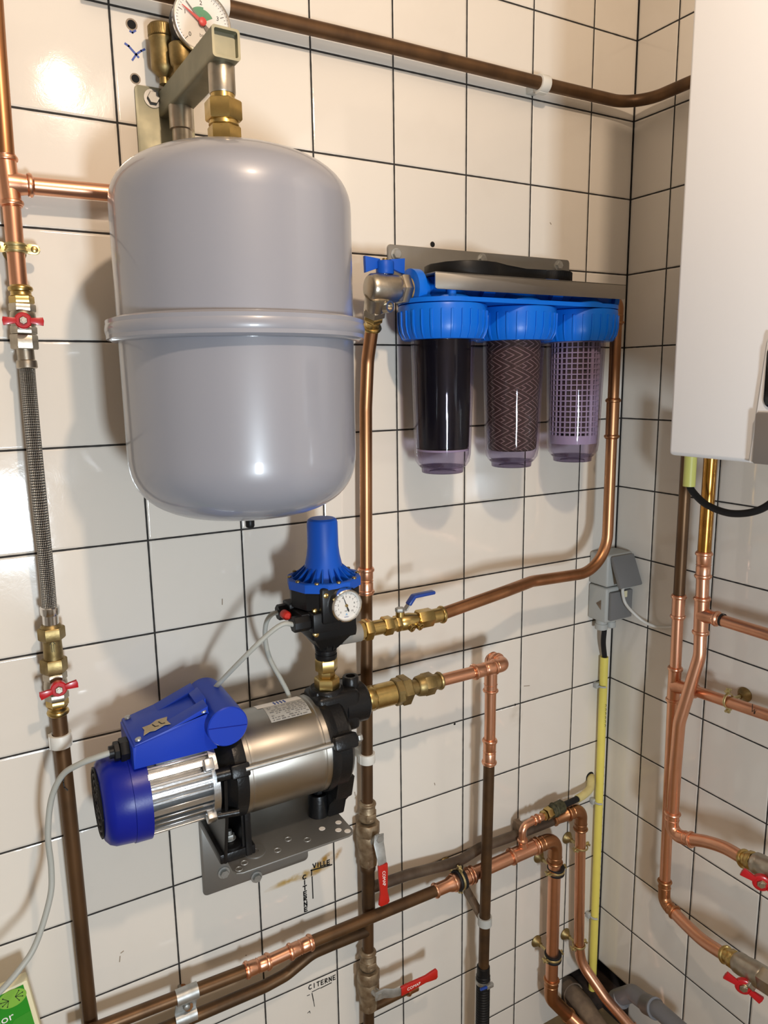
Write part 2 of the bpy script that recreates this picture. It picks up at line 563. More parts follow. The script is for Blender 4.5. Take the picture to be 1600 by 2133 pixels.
def text(name, s, size, o, xdir, ydir, material, parent, depth=0.0002, align='CENTER'):
    cu = bpy.data.curves.new(name, 'FONT')
    cu.body = s
    cu.size = size
    cu.align_x = align
    cu.align_y = 'CENTER'
    cu.extrude = depth
    cu.resolution_u = 3
    tmp = bpy.data.objects.new(name + '_tmp', cu)
    COL.objects.link(tmp)
    dg = bpy.context.evaluated_depsgraph_get()
    me = bpy.data.meshes.new_from_object(tmp.evaluated_get(dg))
    bpy.data.objects.remove(tmp)
    bpy.data.curves.remove(cu)
    x, y = V(xdir).normalized(), V(ydir).normalized()
    z = x.cross(y)
    mt = Matrix((x, y, z)).transposed().to_4x4()
    mt.translation = V(o) - world_loc(parent)
    me.transform(mt)
    me.name = name
    me.materials.clear()
    me.materials.append(material)
    ob = bpy.data.objects.new(name, me)
    COL.objects.link(ob)
    ob.parent = parent
    return ob

X, Y, Zv = V((1, 0, 0)), V((0, 1, 0)), V((0, 0, 1))
OUT_A = V((0, -1, 0))      # out of the left wall into the room
OUT_B = V((-1, 0, 0))      # out of the boiler wall into the room
R22 = 0.011
R28 = 0.014

def rrect(w, h, r, n=5, cx=0.0, cy=0.0):
    pts = []
    for (sx, sy, a0) in ((1, 1, 0), (-1, 1, PI / 2), (-1, -1, PI), (1, -1, 3 * PI / 2)):
        for k in range(n + 1):
            a = a0 + PI / 2 * k / n
            pts.append((cx + sx * (w / 2 - r) + r * math.cos(a), cy + sy * (h / 2 - r) + r * math.sin(a)))
    return pts

def bead(prof, t, r, s):
    """a pressed bead in a fitting profile around t"""
    prof += [(t - 0.0035, r), (t - 0.0025, r + s * 0.7), (t, r + s), (t + 0.0025, r + s * 0.7), (t + 0.0035, r)]

def press(mb, p0, p1, r=R22, mid=True, ends=(1, 1)):
    """straight press fitting over a pipe of radius r"""
    p0, p1 = V(p0), V(p1)
    L = (p1 - p0).length
    rr = r + 0.0016
    prof = [(0, r)] 
    if ends[0]:
        prof.append((0.0005, rr + 0.0005))
        bead(prof, 0.005, rr, 0.0026)
    else:
        prof.append((0.0005, rr))
    if mid:
        prof += [(L / 2 - 0.004, rr), (L / 2 - 0.002, rr - 0.001), (L / 2, rr + 0.0005), (L / 2 + 0.002, rr - 0.001), (L / 2 + 0.004, rr)]
    if ends[1]:
        bead(prof, L - 0.005, rr, 0.0026)
        prof.append((L - 0.0005, rr + 0.0005))
    else:
        prof.append((L - 0.0005, rr))
    prof.append((L, r))
    mb.lathe(p0, p1 - p0, prof, 24)
    return mb

def elbow(mb, a, b, c, r=R22, fillet=0.024):
    """press elbow from a round the corner b to c"""
    a, b, c = V(a), V(b), V(c)
    mb.tube([a, b, c], r + 0.0016, fillet, 24, 10)
    for p, q in ((a, b), (c, b)):
        d = (q - p).normalized()
        mb.torus(p + d * 0.004, d, r + 0.0018, 0.0026, 28, 8)
        mb.torus(p + d * 0.017, d, r + 0.0012, 0.0012, 28, 6)
    return mb

def tee(mb, a, b, at, c, r=R22, rc=None):
    """press tee from a to b with the branch from at to c"""
    rc = r if rc is None else rc
    press(mb, a, b, r, mid=False)
    at, c = V(at), V(c)
    d = (c - at).normalized()
    L = (c - at).length
    prof = [(0, rc + 0.004), (r + 0.003, rc + 0.0028), (r + 0.009, rc + 0.0016)]
    bead(prof, L - 0.005, rc + 0.0016, 0.0026)
    prof += [(L, rc)]
    mb.lathe(at, d, prof, 24)
    return mb

# ------------------------------------------------------------------ the room
w = MB()
w.box((-1.509, 0.05, 1.425), (2.782, 0.1, 2.65))
w.box((-0.059, 0.05, 1.425), (0.1182, 0.1, 2.65))
w.box((-1.509, 0.05, 0.05), (2.782, 0.1, 0.1))
wall_left = struct(w.build('wall_left', TILE_A, loc=(0, 0, 0)))
w = MB()
w.box((0.05, -1.05, 1.425), (0.1, 2.1, 2.65))
w.box((0.05, -1.1, 0.05), (0.1, 2.0, 0.1))
wall_right = struct(w.build('wall_right', TILE_B, loc=(0, 0, 0)))
w = MB()
w.box((-0.01, 0.13, 0.05), (0.36, 0.06, 0.2))
w.box((0.13, -0.01, 0.05), (0.06, 0.36, 0.2))
w.box((0.06, 0.06, -0.02), (0.3, 0.3, 0.03))
w.box((-0.022, 0.02, 0.018), (0.16, 0.12, 0.05), bev=0.01)
w.box((0.03, -0.03, 0.02), (0.1, 0.14, 0.05), bev=0.01)
struct(w.build('masonry_recess', PLASTER, wall_left))
w = MB()
w.box((-0.0012, -0.0012, 1.425), (0.0026, 0.0026, 2.65))
struct(w.build('trim_1', HOLE))
w = MB()
w.box((-1.45, -1.05, -0.025), (2.9, 2.1, 0.05))
struct(w.build('floor', FLOOR))
w = MB()
w.box((-1.45, -1.05, 2.775), (2.9, 2.1, 0.05))
struct(w.build('ceiling', ROOM))
w = MB()
w.box((-1.45, -2.15, 1.375), (2.9, 0.1, 2.75))
struct(w.build('wall_back', ROOM))
w = MB()
w.box((-2.95, -1.05, 1.375), (0.1, 2.1, 2.75))
struct(w.build('wall_side', ROOM))
w = MB()
for dx, dz, sx, sz in ((0, 0.30, 0.44, 0.05), (0, -0.30, 0.44, 0.05), (-0.195, 0, 0.05, 0.65), (0.195, 0, 0.05, 0.65)):
    w.box((-1.12 + dx, -2.085, 1.02 + dz), (sx, 0.03, sz))
struct(w.build('window_1', WHITE_PLASTIC))

def drill_hole(c, r, nrm=OUT_A, chip=1.35):
    mb = MB()
    mb.lathe(V(c), nrm, [(0, r * chip), (0.0003, r * chip * 0.96)], 18)
    o = mb.build('chipped_rim', CHIP, wall_left)
    mb = MB()
    mb.lathe(V(c), nrm, [(0.0002, r), (0.0007, r * 0.94)], 18)
    mb.build('drilled_hole', HOLE, wall_left)

drill_hole(V((-0.9893, 0.0000, 2.0309)), 0.0060)
drill_hole(V((-0.9892, 0.0000, 1.9617)), 0.0055)
drill_hole(V((-0.4907, 0.0000, 1.7759)), 0.0048, chip=1.05)
drill_hole(V((-0.4397, 0.0000, 0.8464)), 0.0024, chip=1.05)
drill_hole(V((-0.2822, 0.0000, 0.8501)), 0.0024, chip=1.05)

# pen marks on the tiles
GL = {'C': [[(0.9, 0.9), (0.4, 1), (0.05, 0.6), (0.1, 0.2), (0.5, 0), (0.95, 0.1)]], 'I': [[(0.5, 0), (0.5, 1)]],
      'T': [[(0, 1), (1, 1)], [(0.5, 1), (0.5, 0)]], 'E': [[(0.9, 1), (0.1, 1), (0.1, 0), (0.9, 0)], [(0.1, 0.5), (0.8, 0.5)]],
      'R': [[(0.1, 0), (0.1, 1), (0.8, 0.95), (0.8, 0.6), (0.1, 0.5), (0.9, 0)]], 'N': [[(0.1, 0), (0.1, 1), (0.9, 0), (0.9, 1)]],
      'V': [[(0, 1), (0.5, 0), (1, 1)]], 'L': [[(0.15, 1), (0.15, 0), (0.9, 0)]]}

def handwrite(mb, word, at, step, w_, h_, pen):
    p = V(at)
    for ch in word:
        for st in GL[ch]:
            mb.stroke([p + X * ((a - 0.5) * w_) + Zv * ((b - 0.5) * h_) for a, b in st], pen, OUT_A)
        p = p + V(step)

mb = MB()
a_, b_ = V((-0.7590, 0.0000, 0.6428)), V((-0.7302, 0.0000, 0.6393))
handwrite(mb, 'VILLE', a_, (b_ - a_) / 4, 0.0060, 0.0085, 0.0022)
mb.stroke([V((-0.7661, 0.0000, 0.6354)), V((-0.7234, 0.0000, 0.6317))], 0.0026, OUT_A)
mb.stroke([V((-0.7651, 0.0000, 0.6361)), V((-0.7655, 0.0000, 0.6251))], 0.0022, OUT_A)
mb.stroke([V((-0.7646, 0.0000, 0.6218)), V((-0.7642, 0.0000, 0.5760))], 0.0022, OUT_A)
mb.build('marker_word_ville', INK, wall_left)
mb = MB()
a_, b_ = V((-0.7801, 0.0000, 0.6267)), V((-0.7796, 0.0000, 0.5587))
handwrite(mb, 'CITERNE', a_, (b_ - a_) / 6, 0.0065, 0.0082, 0.0023)
mb.build('marker_word_citerne', INK, wall_left)
mb = MB()
a_, b_ = V((-0.7768, 0.0000, 0.3883)), V((-0.7255, 0.0000, 0.3857))
handwrite(mb, 'CITERNE', a_, (b_ - a_) / 6, 0.0058, 0.0092, 0.0019)
mb.stroke([V((-0.7731, 0.0000, 0.3759)), V((-0.7568, 0.0000, 0.3767))], 0.0014, OUT_A)
mb.stroke([V((-0.7548, 0.0000, 0.3757)), V((-0.7320, 0.0000, 0.3768))], 0.0018, OUT_A)
mb.stroke([V((-0.7733, 0.0000, 0.3727)), V((-0.7708, 0.0000, 0.3554))], 0.0018, OUT_A)
mb.stroke([V((-0.7708, 0.0000, 0.3554)), V((-0.7692, 0.0000, 0.3417))], 0.0013, OUT_A)
mb.stroke([V((-0.7834, 0.0000, 0.3723)), V((-0.7783, 0.0000, 0.3720))], 0.0012, OUT_A)
mb.stroke([V((-0.7837, 0.0000, 0.3338)), V((-0.7796, 0.0000, 0.3360)), V((-0.7788, 0.0000, 0.3313))], 0.0012, OUT_A)
mb.build('marker_word_citerne', INK, wall_left)
mb = MB()
mb.stroke([V((-0.9996, 0.0000, 2.0046)), V((-0.9953, 0.0000, 2.0024)), V((-0.9832, 0.0000, 1.9906))], 0.0030, OUT_A)
mb.stroke([V((-0.9738, -0.0000, 2.0022)), V((-0.9786, 0.0000, 1.9994)), V((-0.9856, -0.0000, 1.9938)), V((-0.9914, 0.0000, 1.9854))], 0.0026, OUT_A)
mb.stroke([V((-0.9919, 0.0000, 2.0219)), V((-0.9888, 0.0000, 2.0207)), V((-0.9847, 0.0000, 2.0240))], 0.0025, OUT_A)
mb.build('blue_pen_mark', INK_BLUE, wall_left)
mb = MB()
for p, q in ((V((-0.9065, 0.0000, 1.1873)), V((-0.9070, 0.0000, 1.1783))), (V((-0.8988, 0.0000, 0.5128)), V((-0.8997, 0.0000, 0.5132))), (V((-0.2172, 0.0000, 1.8361)), V((-0.2147, 0.0000, 1.8336))), (V((-1.1098, 0.0000, 0.6118)), V((-1.1058, 0.0000, 0.6137))), (V((-1.1117, 0.0000, 0.6063)), V((-1.1132, 0.0000, 0.5970))), (V((-0.6708, 0.0000, 0.7662)), V((-0.6699, 0.0000, 0.7589))), (V((-0.2580, 0.0000, 0.8872)), V((-0.2433, 0.0000, 0.8849))), (V((-0.4891, 0.0000, 0.7301)), V((-0.4880, 0.0000, 0.7255)))):
    mb.stroke([p, q], 0.0016, OUT_A)
mb.build('scuff_marks', CHIP, wall_left)

# ------------------------------------------------------------------ shared small builders
def wing_handle(parent, c, nrm, wdir, material=RED, span=0.024, hub=0.0105, wing=0.0055, flare=0.0022):
    """butterfly handle centred at c facing nrm with its wings along wdir"""
    c, n, wd = V(c), V(nrm).normalized(), V(wdir).normalized()
    sd = n.cross(wd)
    mb = MB()
    mb.lathe(c - n * 0.004, n, [(0, hub), (0.007, hub), (0.0085, hub * 0.86), (0.0085, hub * 0.55)], 28)
    for s in (1, -1):
        mb.prism([(hub * 0.75, -wing * 0.8), (span, -wing - flare), (span + 0.001, 0), (span, wing + flare - 0.002), (hub * 0.75, wing * 0.8)],
                 c + n * (-0.0005), wd * s, sd, n * 0.0062, bev=0.0009)
    h = mb.build('wing_handle', material, parent)
    mb = MB()
    mb.lathe(c + n * 0.0043, n, [(0, hub * 0.5), (0.003, hub * 0.5), (0.004, hub * 0.42)], 6)
    mb.lathe(c + n * 0.0083, n, [(0, hub * 0.28), (0.0015, hub * 0.25)], 12)
    mb.build('handle_nut', NICKEL, h)
    return h

def wing_valve(name, label, top, bot, hc, wdir, out, press_top=None, press_bot=None, body=NICKEL, pipe_r=R22, group=None, s=1.0, hubk=1.0):
    """small ball valve: hexagon ends, round body, butterfly handle; optional brass press adapters"""
    top, bot = V(top), V(bot)
    d = (bot - top).normalized()
    L = (bot - top).length
    t = thing(name, label, 'valve', bot, group)
    mb = MB()
    hx = 0.0165 * s
    mb.hexn(top, top + d * L * 0.26, hx, out)
    mb.lathe(top + d * L * 0.2, d, [(0, 0.0125 * s), (L * 0.1, 0.0155 * s), (L * 0.3, 0.0165 * s), (L * 0.5, 0.0155 * s), (L * 0.6, 0.0125 * s)], 28)
    mb.hexn(top + d * L * 0.74, bot, hx, out)
    ct = top + d * L * 0.5
    mb.build('valve_body', body, t)
    mb = MB()
    o = V(out)
    mb.cyl(ct + o * 0.012 * s, V(hc) - o * 0.003, 0.0075 * s, 18)
    mb.build('stem', BRASS_DULL, t)
    wing_handle(t, hc, out, wdir, RED, 0.0235 * s * hubk, 0.0105 * s * hubk, 0.0042 * s * hubk)
    for pp, at in ((press_top, top), (press_bot, bot)):
        if pp is None:
            continue
        pp = V(pp)
        dd = (pp - at).normalized()
        LL = (pp - at).length
        mb = MB()
        mb.hexn(at, at + dd * LL * 0.42, 0.0155 * s, out)
        prof = [(LL * 0.42, pipe_r + 0.003), (LL * 0.5, pipe_r + 0.0018)]
        bead(prof, LL - 0.005, pipe_r + 0.0018, 0.0028)
        prof.append((LL, pipe_r + 0.001))
        mb.lathe(at, dd, prof, 24)
        mb.build('press_adapter', BRASS, t)
    return t

def strap_clip(label, c, axis, out, material=WHITE_PLASTIC, r=R22, standoff=None, width=0.016, group='white plastic pipe clips'):
    """moulded snap clip: a round band on a foot against the wall"""
    c, out, ax = V(c), V(out), V(axis).normalized()
    d = standoff
    t = thing('pipe_clip', label, 'pipe clip', c - out * d, group)
    side = ax.cross(out)
    mb = MB()
    ro, ri = r + 0.0042, r + 0.0004
    pts_o, pts_i = [], []
    n = 20
    for k in range(n + 1):
        a = math.radians(-60 + 300 * k / n)
        pts_o.append((ro * math.sin(a + PI / 2 - math.radians(90)), ro * math.cos(a)))
    a0, a1 = -PI + 0.5, PI - 0.5
    outline = [(ro * math.sin(a0 + (a1 - a0) * k / n), ro * math.cos(a0 + (a1 - a0) * k / n)) for k in range(n + 1)]
    outline += [(ri * math.sin(a1 - (a1 - a0) * k / n), ri * math.cos(a1 - (a1 - a0) * k / n)) for k in range(n + 1)]
    mb.prism(outline, c - ax * width / 2, side, out, ax * width, 0.0006)
    mb.build('band', material, t)
    mb = MB()
    mb.box(c - out * (d - (d - r) / 2), (r * 1.5, d - r, width * 0.9), side, out, ax, 0.0008)
    for s in (1, -1):
        mb.box(c + side * s * (r + 0.003) - out * r * 0.2, (0.0035, r * 1.1, width * 0.96), side, out, ax, 0.0006)
    mb.build('foot', material, t)
    return t

def ring_clip(label, c, axis, root, side_hint, r=R22, rubber=False, group='split ring pipe brackets'):
    """split ring bracket: two half rings with screws, a rod and a domed wall rosette"""
    c, ax, root = V(c), V(axis).normalized(), V(root)
    rod = (root - c).normalized()
    t = thing('ring_bracket', label, 'pipe bracket', root, group)
    mb = MB()
    L = (root - c).length
    n = -rod
    # rosette
    mb.lathe(root, n, [(0, 0.0145), (0.002, 0.0145), (0.006, 0.011), (0.011, 0.0062), (0.015, 0.0055)], 24)
    mb.build('wall_rosette', BRASS_DULL, t)
    mb = MB()
    mb.cyl(root + n * 0.012, c + rod * (r + 0.002), 0.0035, 12)
    mb.build('threaded_rod', CHROMATE_GOLD, t)
    mb = MB()
    side = ax.cross(rod).normalized()
    rr = r + (0.0042 if rubber else 0.0022)
    mb.torus(c, ax, rr, 0.0026, 36, 8, sx=0.6)
    for s in (1, -1):
        mb.box(c + side * s * (rr + 0.005), (0.012, 0.0052, 0.0075), side, rod, ax, 0.0012)
        mb.cyl(c + side * s * (rr + 0.006) + rod * 0.008, c + side * s * (rr + 0.006) - rod * 0.008, 0.0026, 10)
    mb.build('split_ring', CHROMATE_GOLD, t)
    if rubber:
        mb = MB()
        mb.lathe(c - ax * 0.0085, ax, [(0, r + 0.0004), (0.0, r + 0.005), (0.003, r + 0.0055), (0.0055, r + 0.003), (0.0115, r + 0.003), (0.014, r + 0.0055), (0.017, r + 0.005), (0.017, r + 0.0004)], 28)
        mb.build('rubber_lining', RUBBER, t)
    return t

# ------------------------------------------------------------------ left riser
t = thing('copper_pipe', 'bright copper riser at the left edge with a tee branching behind the grey tank', 'pipe', V((-1.1667, -0.0350, 1.6750)))
mb = MB(); mb.tube([V((-1.1618, -0.0350, 2.0317)), V((-1.1639, -0.0350, 1.9556)), V((-1.1665, -0.0350, 1.8260))], R22); mb.build('pipe_section', COPPER_DULL, t)['label'] = 'older browner copper length above the tee'
mb = MB(); tee(mb, V((-1.1672, -0.0350, 1.8305)), V((-1.1649, -0.0350, 1.7668)), V((-1.1666, -0.0350, 1.7959)), V((-1.1362, -0.0350, 1.7963))); mb.build('tee_fitting', COPPER, t)
mb = MB(); mb.tube([V((-1.1652, -0.0350, 1.7691)), V((-1.1661, -0.0350, 1.6659))], R22); mb.build('pipe_section', COPPER, t)
mb = MB(); mb.tube([V((-1.1391, -0.0350, 1.7959)), V((-0.9763, -0.0350, 1.7983))], R22); mb.build('pipe_section', COPPER, t)
t = thing('saddle_clip', 'brass two-screw saddle clip on the copper riser above the upper red valve', 'pipe clip', V((-1.1615, 0.0000, 1.7219)))
mb = MB()
c_, ax_ = V((-1.1651, -0.0350, 1.7162)), (V((-1.1652, -0.0350, 1.7691)) - V((-1.1664, -0.0350, 1.6720))).normalized()
sd_ = ax_.cross(OUT_A).normalized()
for k in (-1, 1):
    mb.torus(c_ + ax_ * 0.0035 * k, ax_, R22 + 0.001, 0.0022, 32, 8)
mb.lathe(c_ - ax_ * 0.0065, ax_, [(0, R22 + 0.0002), (0.0005, R22 + 0.0014), (0.0125, R22 + 0.0014), (0.013, R22 + 0.0002)], 32)
for s in (1, -1):
    mb.prism(rrect(0.019, 0.013, 0.006, cx=0.0195), c_ - OUT_A * 0.001, sd_ * s, ax_, OUT_A * 0.002, 0.0004)
mb.build('strap', CHROMATE_GOLD, t)
for s in (1, -1):
    mb = MB(); mb.lathe(c_ + sd_ * s * 0.022 + OUT_A * 0.001, OUT_A, [(0, 0.0045), (0.002, 0.0042), (0.003, 0.002)], 14)
    mb.box(c_ + sd_ * s * 0.022 + OUT_A * 0.004, (0.005, 0.0012, 0.0008)); mb.build('screw', BRASS, t)
mb = MB(); mb.cyl(c_ - OUT_A * 0.001 * -1, c_ - OUT_A * 0.035, 0.004, 12)
mb.lathe(c_ - OUT_A * 0.035, OUT_A, [(0, 0.015), (0.003, 0.0145), (0.007, 0.009), (0.012, 0.005)], 24); mb.build('wall_rosette', BRASS_DULL, t)

wing_valve('ball_valve', 'nickel ball valve with red wing handle at the top of the braided hose', V((-1.1643, -0.0360, 1.6456)), V((-1.1656, -0.0360, 1.6065)), V((-1.1673, -0.0660, 1.6217)), (1, 0, 0.0), OUT_A, press_top=V((-1.1647, -0.0360, 1.6695)))
t = thing('braided_hose', 'stainless braided flexible hose hanging between the two small red-handled valves', 'hose', V((-1.1684, -0.0400, 1.2020)))
def braid_mat():
    m = bpy.data.materials.new('stainless braid')
    m.use_nodes = True
    nt = m.node_tree
    b = nt.nodes['Principled BSDF']
    b.inputs['Metallic'].default_value = 0.95
    b.inputs['Roughness'].default_value = 0.3
    tc = nt.nodes.new('ShaderNodeTexCoord')
    sep = nt.nodes.new('ShaderNodeSeparateXYZ')
    nt.links.new(tc.outputs['UV'], sep.inputs[0])
    a = maths(nt, 'ADD', maths(nt, 'MULTIPLY', sep.outputs[0], 24.0), maths(nt, 'MULTIPLY', sep.outputs[1], 116.0))
    c = maths(nt, 'SUBTRACT', maths(nt, 'MULTIPLY', sep.outputs[0], 24.0), maths(nt, 'MULTIPLY', sep.outputs[1], 116.0))
    s1 = maths(nt, 'SINE', maths(nt, 'MULTIPLY', a, PI))
    s2 = maths(nt, 'SINE', maths(nt, 'MULTIPLY', c, PI))
    h = maths(nt, 'MULTIPLY', s1, s2)
    ramp = nt.nodes.new('ShaderNodeValToRGB')
    ramp.color_ramp.elements[0].position = 0.35
    ramp.color_ramp.elements[0].color = (0.055, 0.052, 0.048, 1)
    ramp.color_ramp.elements[1].position = 0.72
    ramp.color_ramp.elements[1].color = (0.58, 0.57, 0.54, 1)
    nt.links.new(maths(nt, 'ADD', maths(nt, 'MULTIPLY', h, 0.5), 0.5), ramp.inputs['Fac'])
    nt.links.new(ramp.outputs['Color'], b.inputs['Base Color'])
    bp = nt.nodes.new('ShaderNodeBump')
    bp.inputs['Strength'].default_value = 0.9
    bp.inputs['Distance'].default_value = 0.001
    nt.links.new(h, bp.inputs['Height'])
    nt.links.new(bp.outputs['Normal'], b.inputs['Normal'])
    return m
BRAID = braid_mat()

def uv_tube(o, n):
    """uv on a swept tube: u round the tube, v along it"""
    me = o.data
    uv = me.uv_layers.new(name='braid')
    rows = len(me.vertices) // n
    for poly in me.polygons:
        if len(poly.vertices) != 4:
            continue
        idx = [(vi % n, vi // n) for vi in poly.vertices]
        wrap = max(i for i, _ in idx) - min(i for i, _ in idx) > n / 2
        for li, (i, j) in zip(poly.loop_indices, idx):
            uu = i / n
            if wrap and i < n / 2:
                uu += 1.0
            uv.data[li].uv = (uu, j / (rows - 1))

mb = MB(); mb.spline([V((-1.1657, -0.0360, 1.5714)), V((-1.1667, -0.0400, 1.5217)), V((-1.1676, -0.0460, 1.4442)), V((-1.1676, -0.0470, 1.3579)), V((-1.1672, -0.0420, 1.2815)), V((-1.1678, -0.0370, 1.2204))], 0.0098, 24, 16)
ho = mb.build('braided_sleeve', BRAID, t); uv_tube(ho, 24)
def ferrule(mb, p0, p1):
    p0, p1 = V(p0), V(p1)
    L = (p1 - p0).length
    mb.lathe(p0, p1 - p0, [(0, 0.0085), (0.0005, 0.0108), (L * 0.55, 0.0108), (L * 0.6, 0.0128), (L * 0.75, 0.0132), (L * 0.95, 0.0132), (L, 0.0115)], 28)
mb = MB(); ferrule(mb, V((-1.1660, -0.0360, 1.5871)), V((-1.1657, -0.0365, 1.5612))); mb.build('crimp_ferrule', NICKEL, t)
mb = MB(); ferrule(mb, V((-1.1679, -0.0360, 1.2007)), V((-1.1674, -0.0380, 1.2298))); mb.build('crimp_ferrule', CHROME, t)
mb = MB(); mb.hexn(V((-1.1660, -0.0360, 1.6059)), V((-1.1663, -0.0360, 1.5865)), 0.0172, OUT_A); mb.build('union_nut', NICKEL, t)

t = thing('check_valve', 'brass check valve with an arrow, under the braided hose', 'valve', V((-1.1691, -0.0360, 1.1312)))
mb = MB()
mb.lathe(V((-1.1683, -0.0360, 1.2023)), V((-1.1691, -0.0360, 1.1312)) - V((-1.1683, -0.0360, 1.2023)), [(0, 0.0125), (0.004, 0.0148), (0.006, 0.0135), (0.02, 0.0125), (0.055, 0.0135), (0.075, 0.013)], 26)
mb.hexn(V((-1.1684, -0.0360, 1.1980)), V((-1.1684, -0.0360, 1.1799)), 0.0185, OUT_A)
mb.hexn(V((-1.1693, -0.0360, 1.1510)), V((-1.1695, -0.0360, 1.1305)), 0.0185, OUT_A)
mb.build('valve_body', BRASS_DULL, t)
mb = MB()
ar = V((-1.1695, -0.0500, 1.1723))
mb.stroke([ar - Zv * 0.007 - X * 0.0012, ar + Zv * 0.004 - X * 0.0012], 0.0008, OUT_A, 0.0006)
mb.stroke([ar - Zv * 0.007 + X * 0.0012, ar + Zv * 0.004 + X * 0.0012], 0.0008, OUT_A, 0.0006)
mb.stroke([ar + Zv * 0.004 - X * 0.0034, ar + Zv * 0.0085, ar + Zv * 0.004 + X * 0.0034], 0.0008, OUT_A, 0.0006)
mb.build('flow_arrow', GREEN_GREASE, t)

wing_valve('ball_valve', 'nickel ball valve with tilted red wing handle below the brass check valve', V((-1.1693, -0.0360, 1.1290)), V((-1.1696, -0.0360, 1.0883)), V((-1.1684, -0.0660, 1.1157)), (1, 0, 0.17), OUT_A, press_bot=V((-1.1702, -0.0360, 1.0637)), hubk=1.06)
mb = MB(); mb.tube([V((-1.1698, -0.0350, 1.0700)), V((-1.1685, -0.0350, 0.8996)), V((-1.1677, -0.0350, 0.4746))], R22)
tag(mb.build('copper_pipe', COPPER_OLD), 'long brown oxidised copper pipe running down at the left to the floor', 'pipe')
strap_clip('white plastic clip on the brown pipe at the left, below the lower red wing valve', V((-1.1705, -0.0350, 1.0240)), V((-1.1698, -0.0350, 1.0700)) - V((-1.1685, -0.0350, 0.8996)), OUT_A, standoff=0.035, width=0.02)
mb = MB(); mb.stroke([V((-1.1718, -0.0480, 0.9716)), V((-1.1732, -0.0480, 0.9628)), V((-1.1726, -0.0480, 0.9549)), V((-1.1685, -0.0480, 0.9490))], 0.0014, OUT_A); 
o_ = mb.build('pen_scribble', INK, bpy.data.objects['copper_pipe.001'])

# ------------------------------------------------------------------ pipe along the top
t = thing('copper_pipe', 'long brown copper pipe across the top of the wall, bending towards the boiler', 'pipe', V((-0.6050, -0.0350, 2.0657)))
mb = MB(); mb.tube([V((-1.0502, -0.0350, 2.0636)), V((-0.6050, -0.0350, 2.0657)), V((-0.2863, -0.0350, 2.0638)), V((-0.035, -0.035, V((-0.0672, -0.0350, 2.0647)).z)), V((-0.035, -0.60, V((-0.0672, -0.0350, 2.0647)).z + 0.004))], R22, [0.0, 0.0, 0.065], 24, 14)
mb.build('pipe_section', COPPER_OLD, t)
strap_clip('white plastic clip on the top pipe, right of the filter unit near the corner', V((-0.2750, -0.0350, 2.0633)), (1, 0, 0), OUT_A, standoff=0.035, width=0.02)
strap_clip('white plastic clip on the top pipe, just right of the big pressure gauge', V((-0.8720, -0.0350, 2.0646)), (1, 0, 0), OUT_A, standoff=0.035, width=0.02)

# ------------------------------------------------------------------ expansion tank on its console
TX, TD = -0.9285, 0.215
TZ0 = 1.352
t = thing('expansion_tank', 'large light grey expansion vessel hanging from the bracket', 'tank', (TX, -TD, TZ0))
prof = []
RT = 0.147
def dome(z0, rise, corner, up):
    """torispherical end from the side (radius RT) to the axis"""
    pts = []
    for k in range(17):
        a = PI / 2 * k / 16
        rr = RT * (math.cos(a) ** corner)
        pts.append((z0 + up * rise * (math.sin(a) ** 0.84), rr))
    return pts
bot = dome(0.0981, 0.0844, 0.62, -1)[::-1]
top = dome(0.3938, 0.0727, 0.80, 1)
prof = [(z, r) for z, r in bot] + [(0.23, RT), (0.30, RT)] + [(z, r) for z, r in top]
prof[0] = (prof[0][0], 0.0005); prof[-1] = (prof[-1][0], 0.0005)
mb = MB(); mb.lathe((TX, -TD, TZ0), Zv, prof, 96); mb.build('vessel', TANK_GREY, t, smooth=60)
mb = MB(); mb.torus((TX, -TD, TZ0 + 0.251), Zv, RT + 0.0030, 0.0145, 96, 16, sx=0.82)
mb.lathe((TX, -TD, TZ0 + 0.240), Zv, [(0, RT), (0, RT + 0.0135), (0.022, RT + 0.0135), (0.022, RT)], 96)
mb.build('clamp_band', TANK_GREY, t, smooth=60)
mb = MB(); mb.lathe(V((-0.9225, -0.2050, 1.3449)), Zv, [(0, 0.0052), (0.002, 0.0062), (0.011, 0.0062), (0.014, 0.0045), (0.02, 0.0045)], 16); mb.build('valve_cap', BLACK, t)
mb = MB(); mb.lathe((TX, -TD, TZ0 + 0.461), Zv, [(0, 0.022), (0.004, 0.022), (0.008, 0.0165), (0.012, 0.0165)], 32); mb.build('neck', TANK_GREY, t)

ZA = 1.931   # arm axis height
t = thing('wall_bracket', 'yellowish zinc wall bracket with a square arm carrying the tank', 'bracket', (-0.945, 0.0, ZA))
mb = MB(); mb.prism(rrect(0.082, 0.130, 0.006), (-0.951, -0.0005, ZA - 0.043), X, Zv, OUT_A * 0.004, 0.0005); mb.build('wall_plate', CHROMATE, t)
ca, cb = V((-0.943, -0.004, ZA)), V((-0.9345, -0.238, ZA))
da = (cb - ca).normalized()
sa = da.cross(Zv).normalized()
mb = MB()
hw, th = 0.0172, 0.003
outer = rrect(2 * hw, 2 * hw, 0.004)
inner = rrect(2 * (hw - th), 2 * (hw - th), 0.0025)
def loop(mb, o, pts): return [mb.bm.verts.new(o + sa * p[0] + Zv * p[1]) for p in pts]
L0, L1, L2, L3 = loop(mb, ca, outer), loop(mb, cb, outer), loop(mb, cb, inner), loop(mb, cb - da * 0.009, inner)
mb.skin(L0, L1); mb.skin(L1, L2); mb.skin(L2, L3); mb.cap(L3); mb.cap(L0, True)
mb.build('square_arm', CHROMATE, t)
mb = MB(); mb.lathe((-0.9345, -TD, ZA - hw + 0.002), -Zv, [(0, 0.0150), (0.002, 0.0160), (0.032, 0.0160), (0.034, 0.0152)], 32)
mb.build('socket', NICKEL, t)
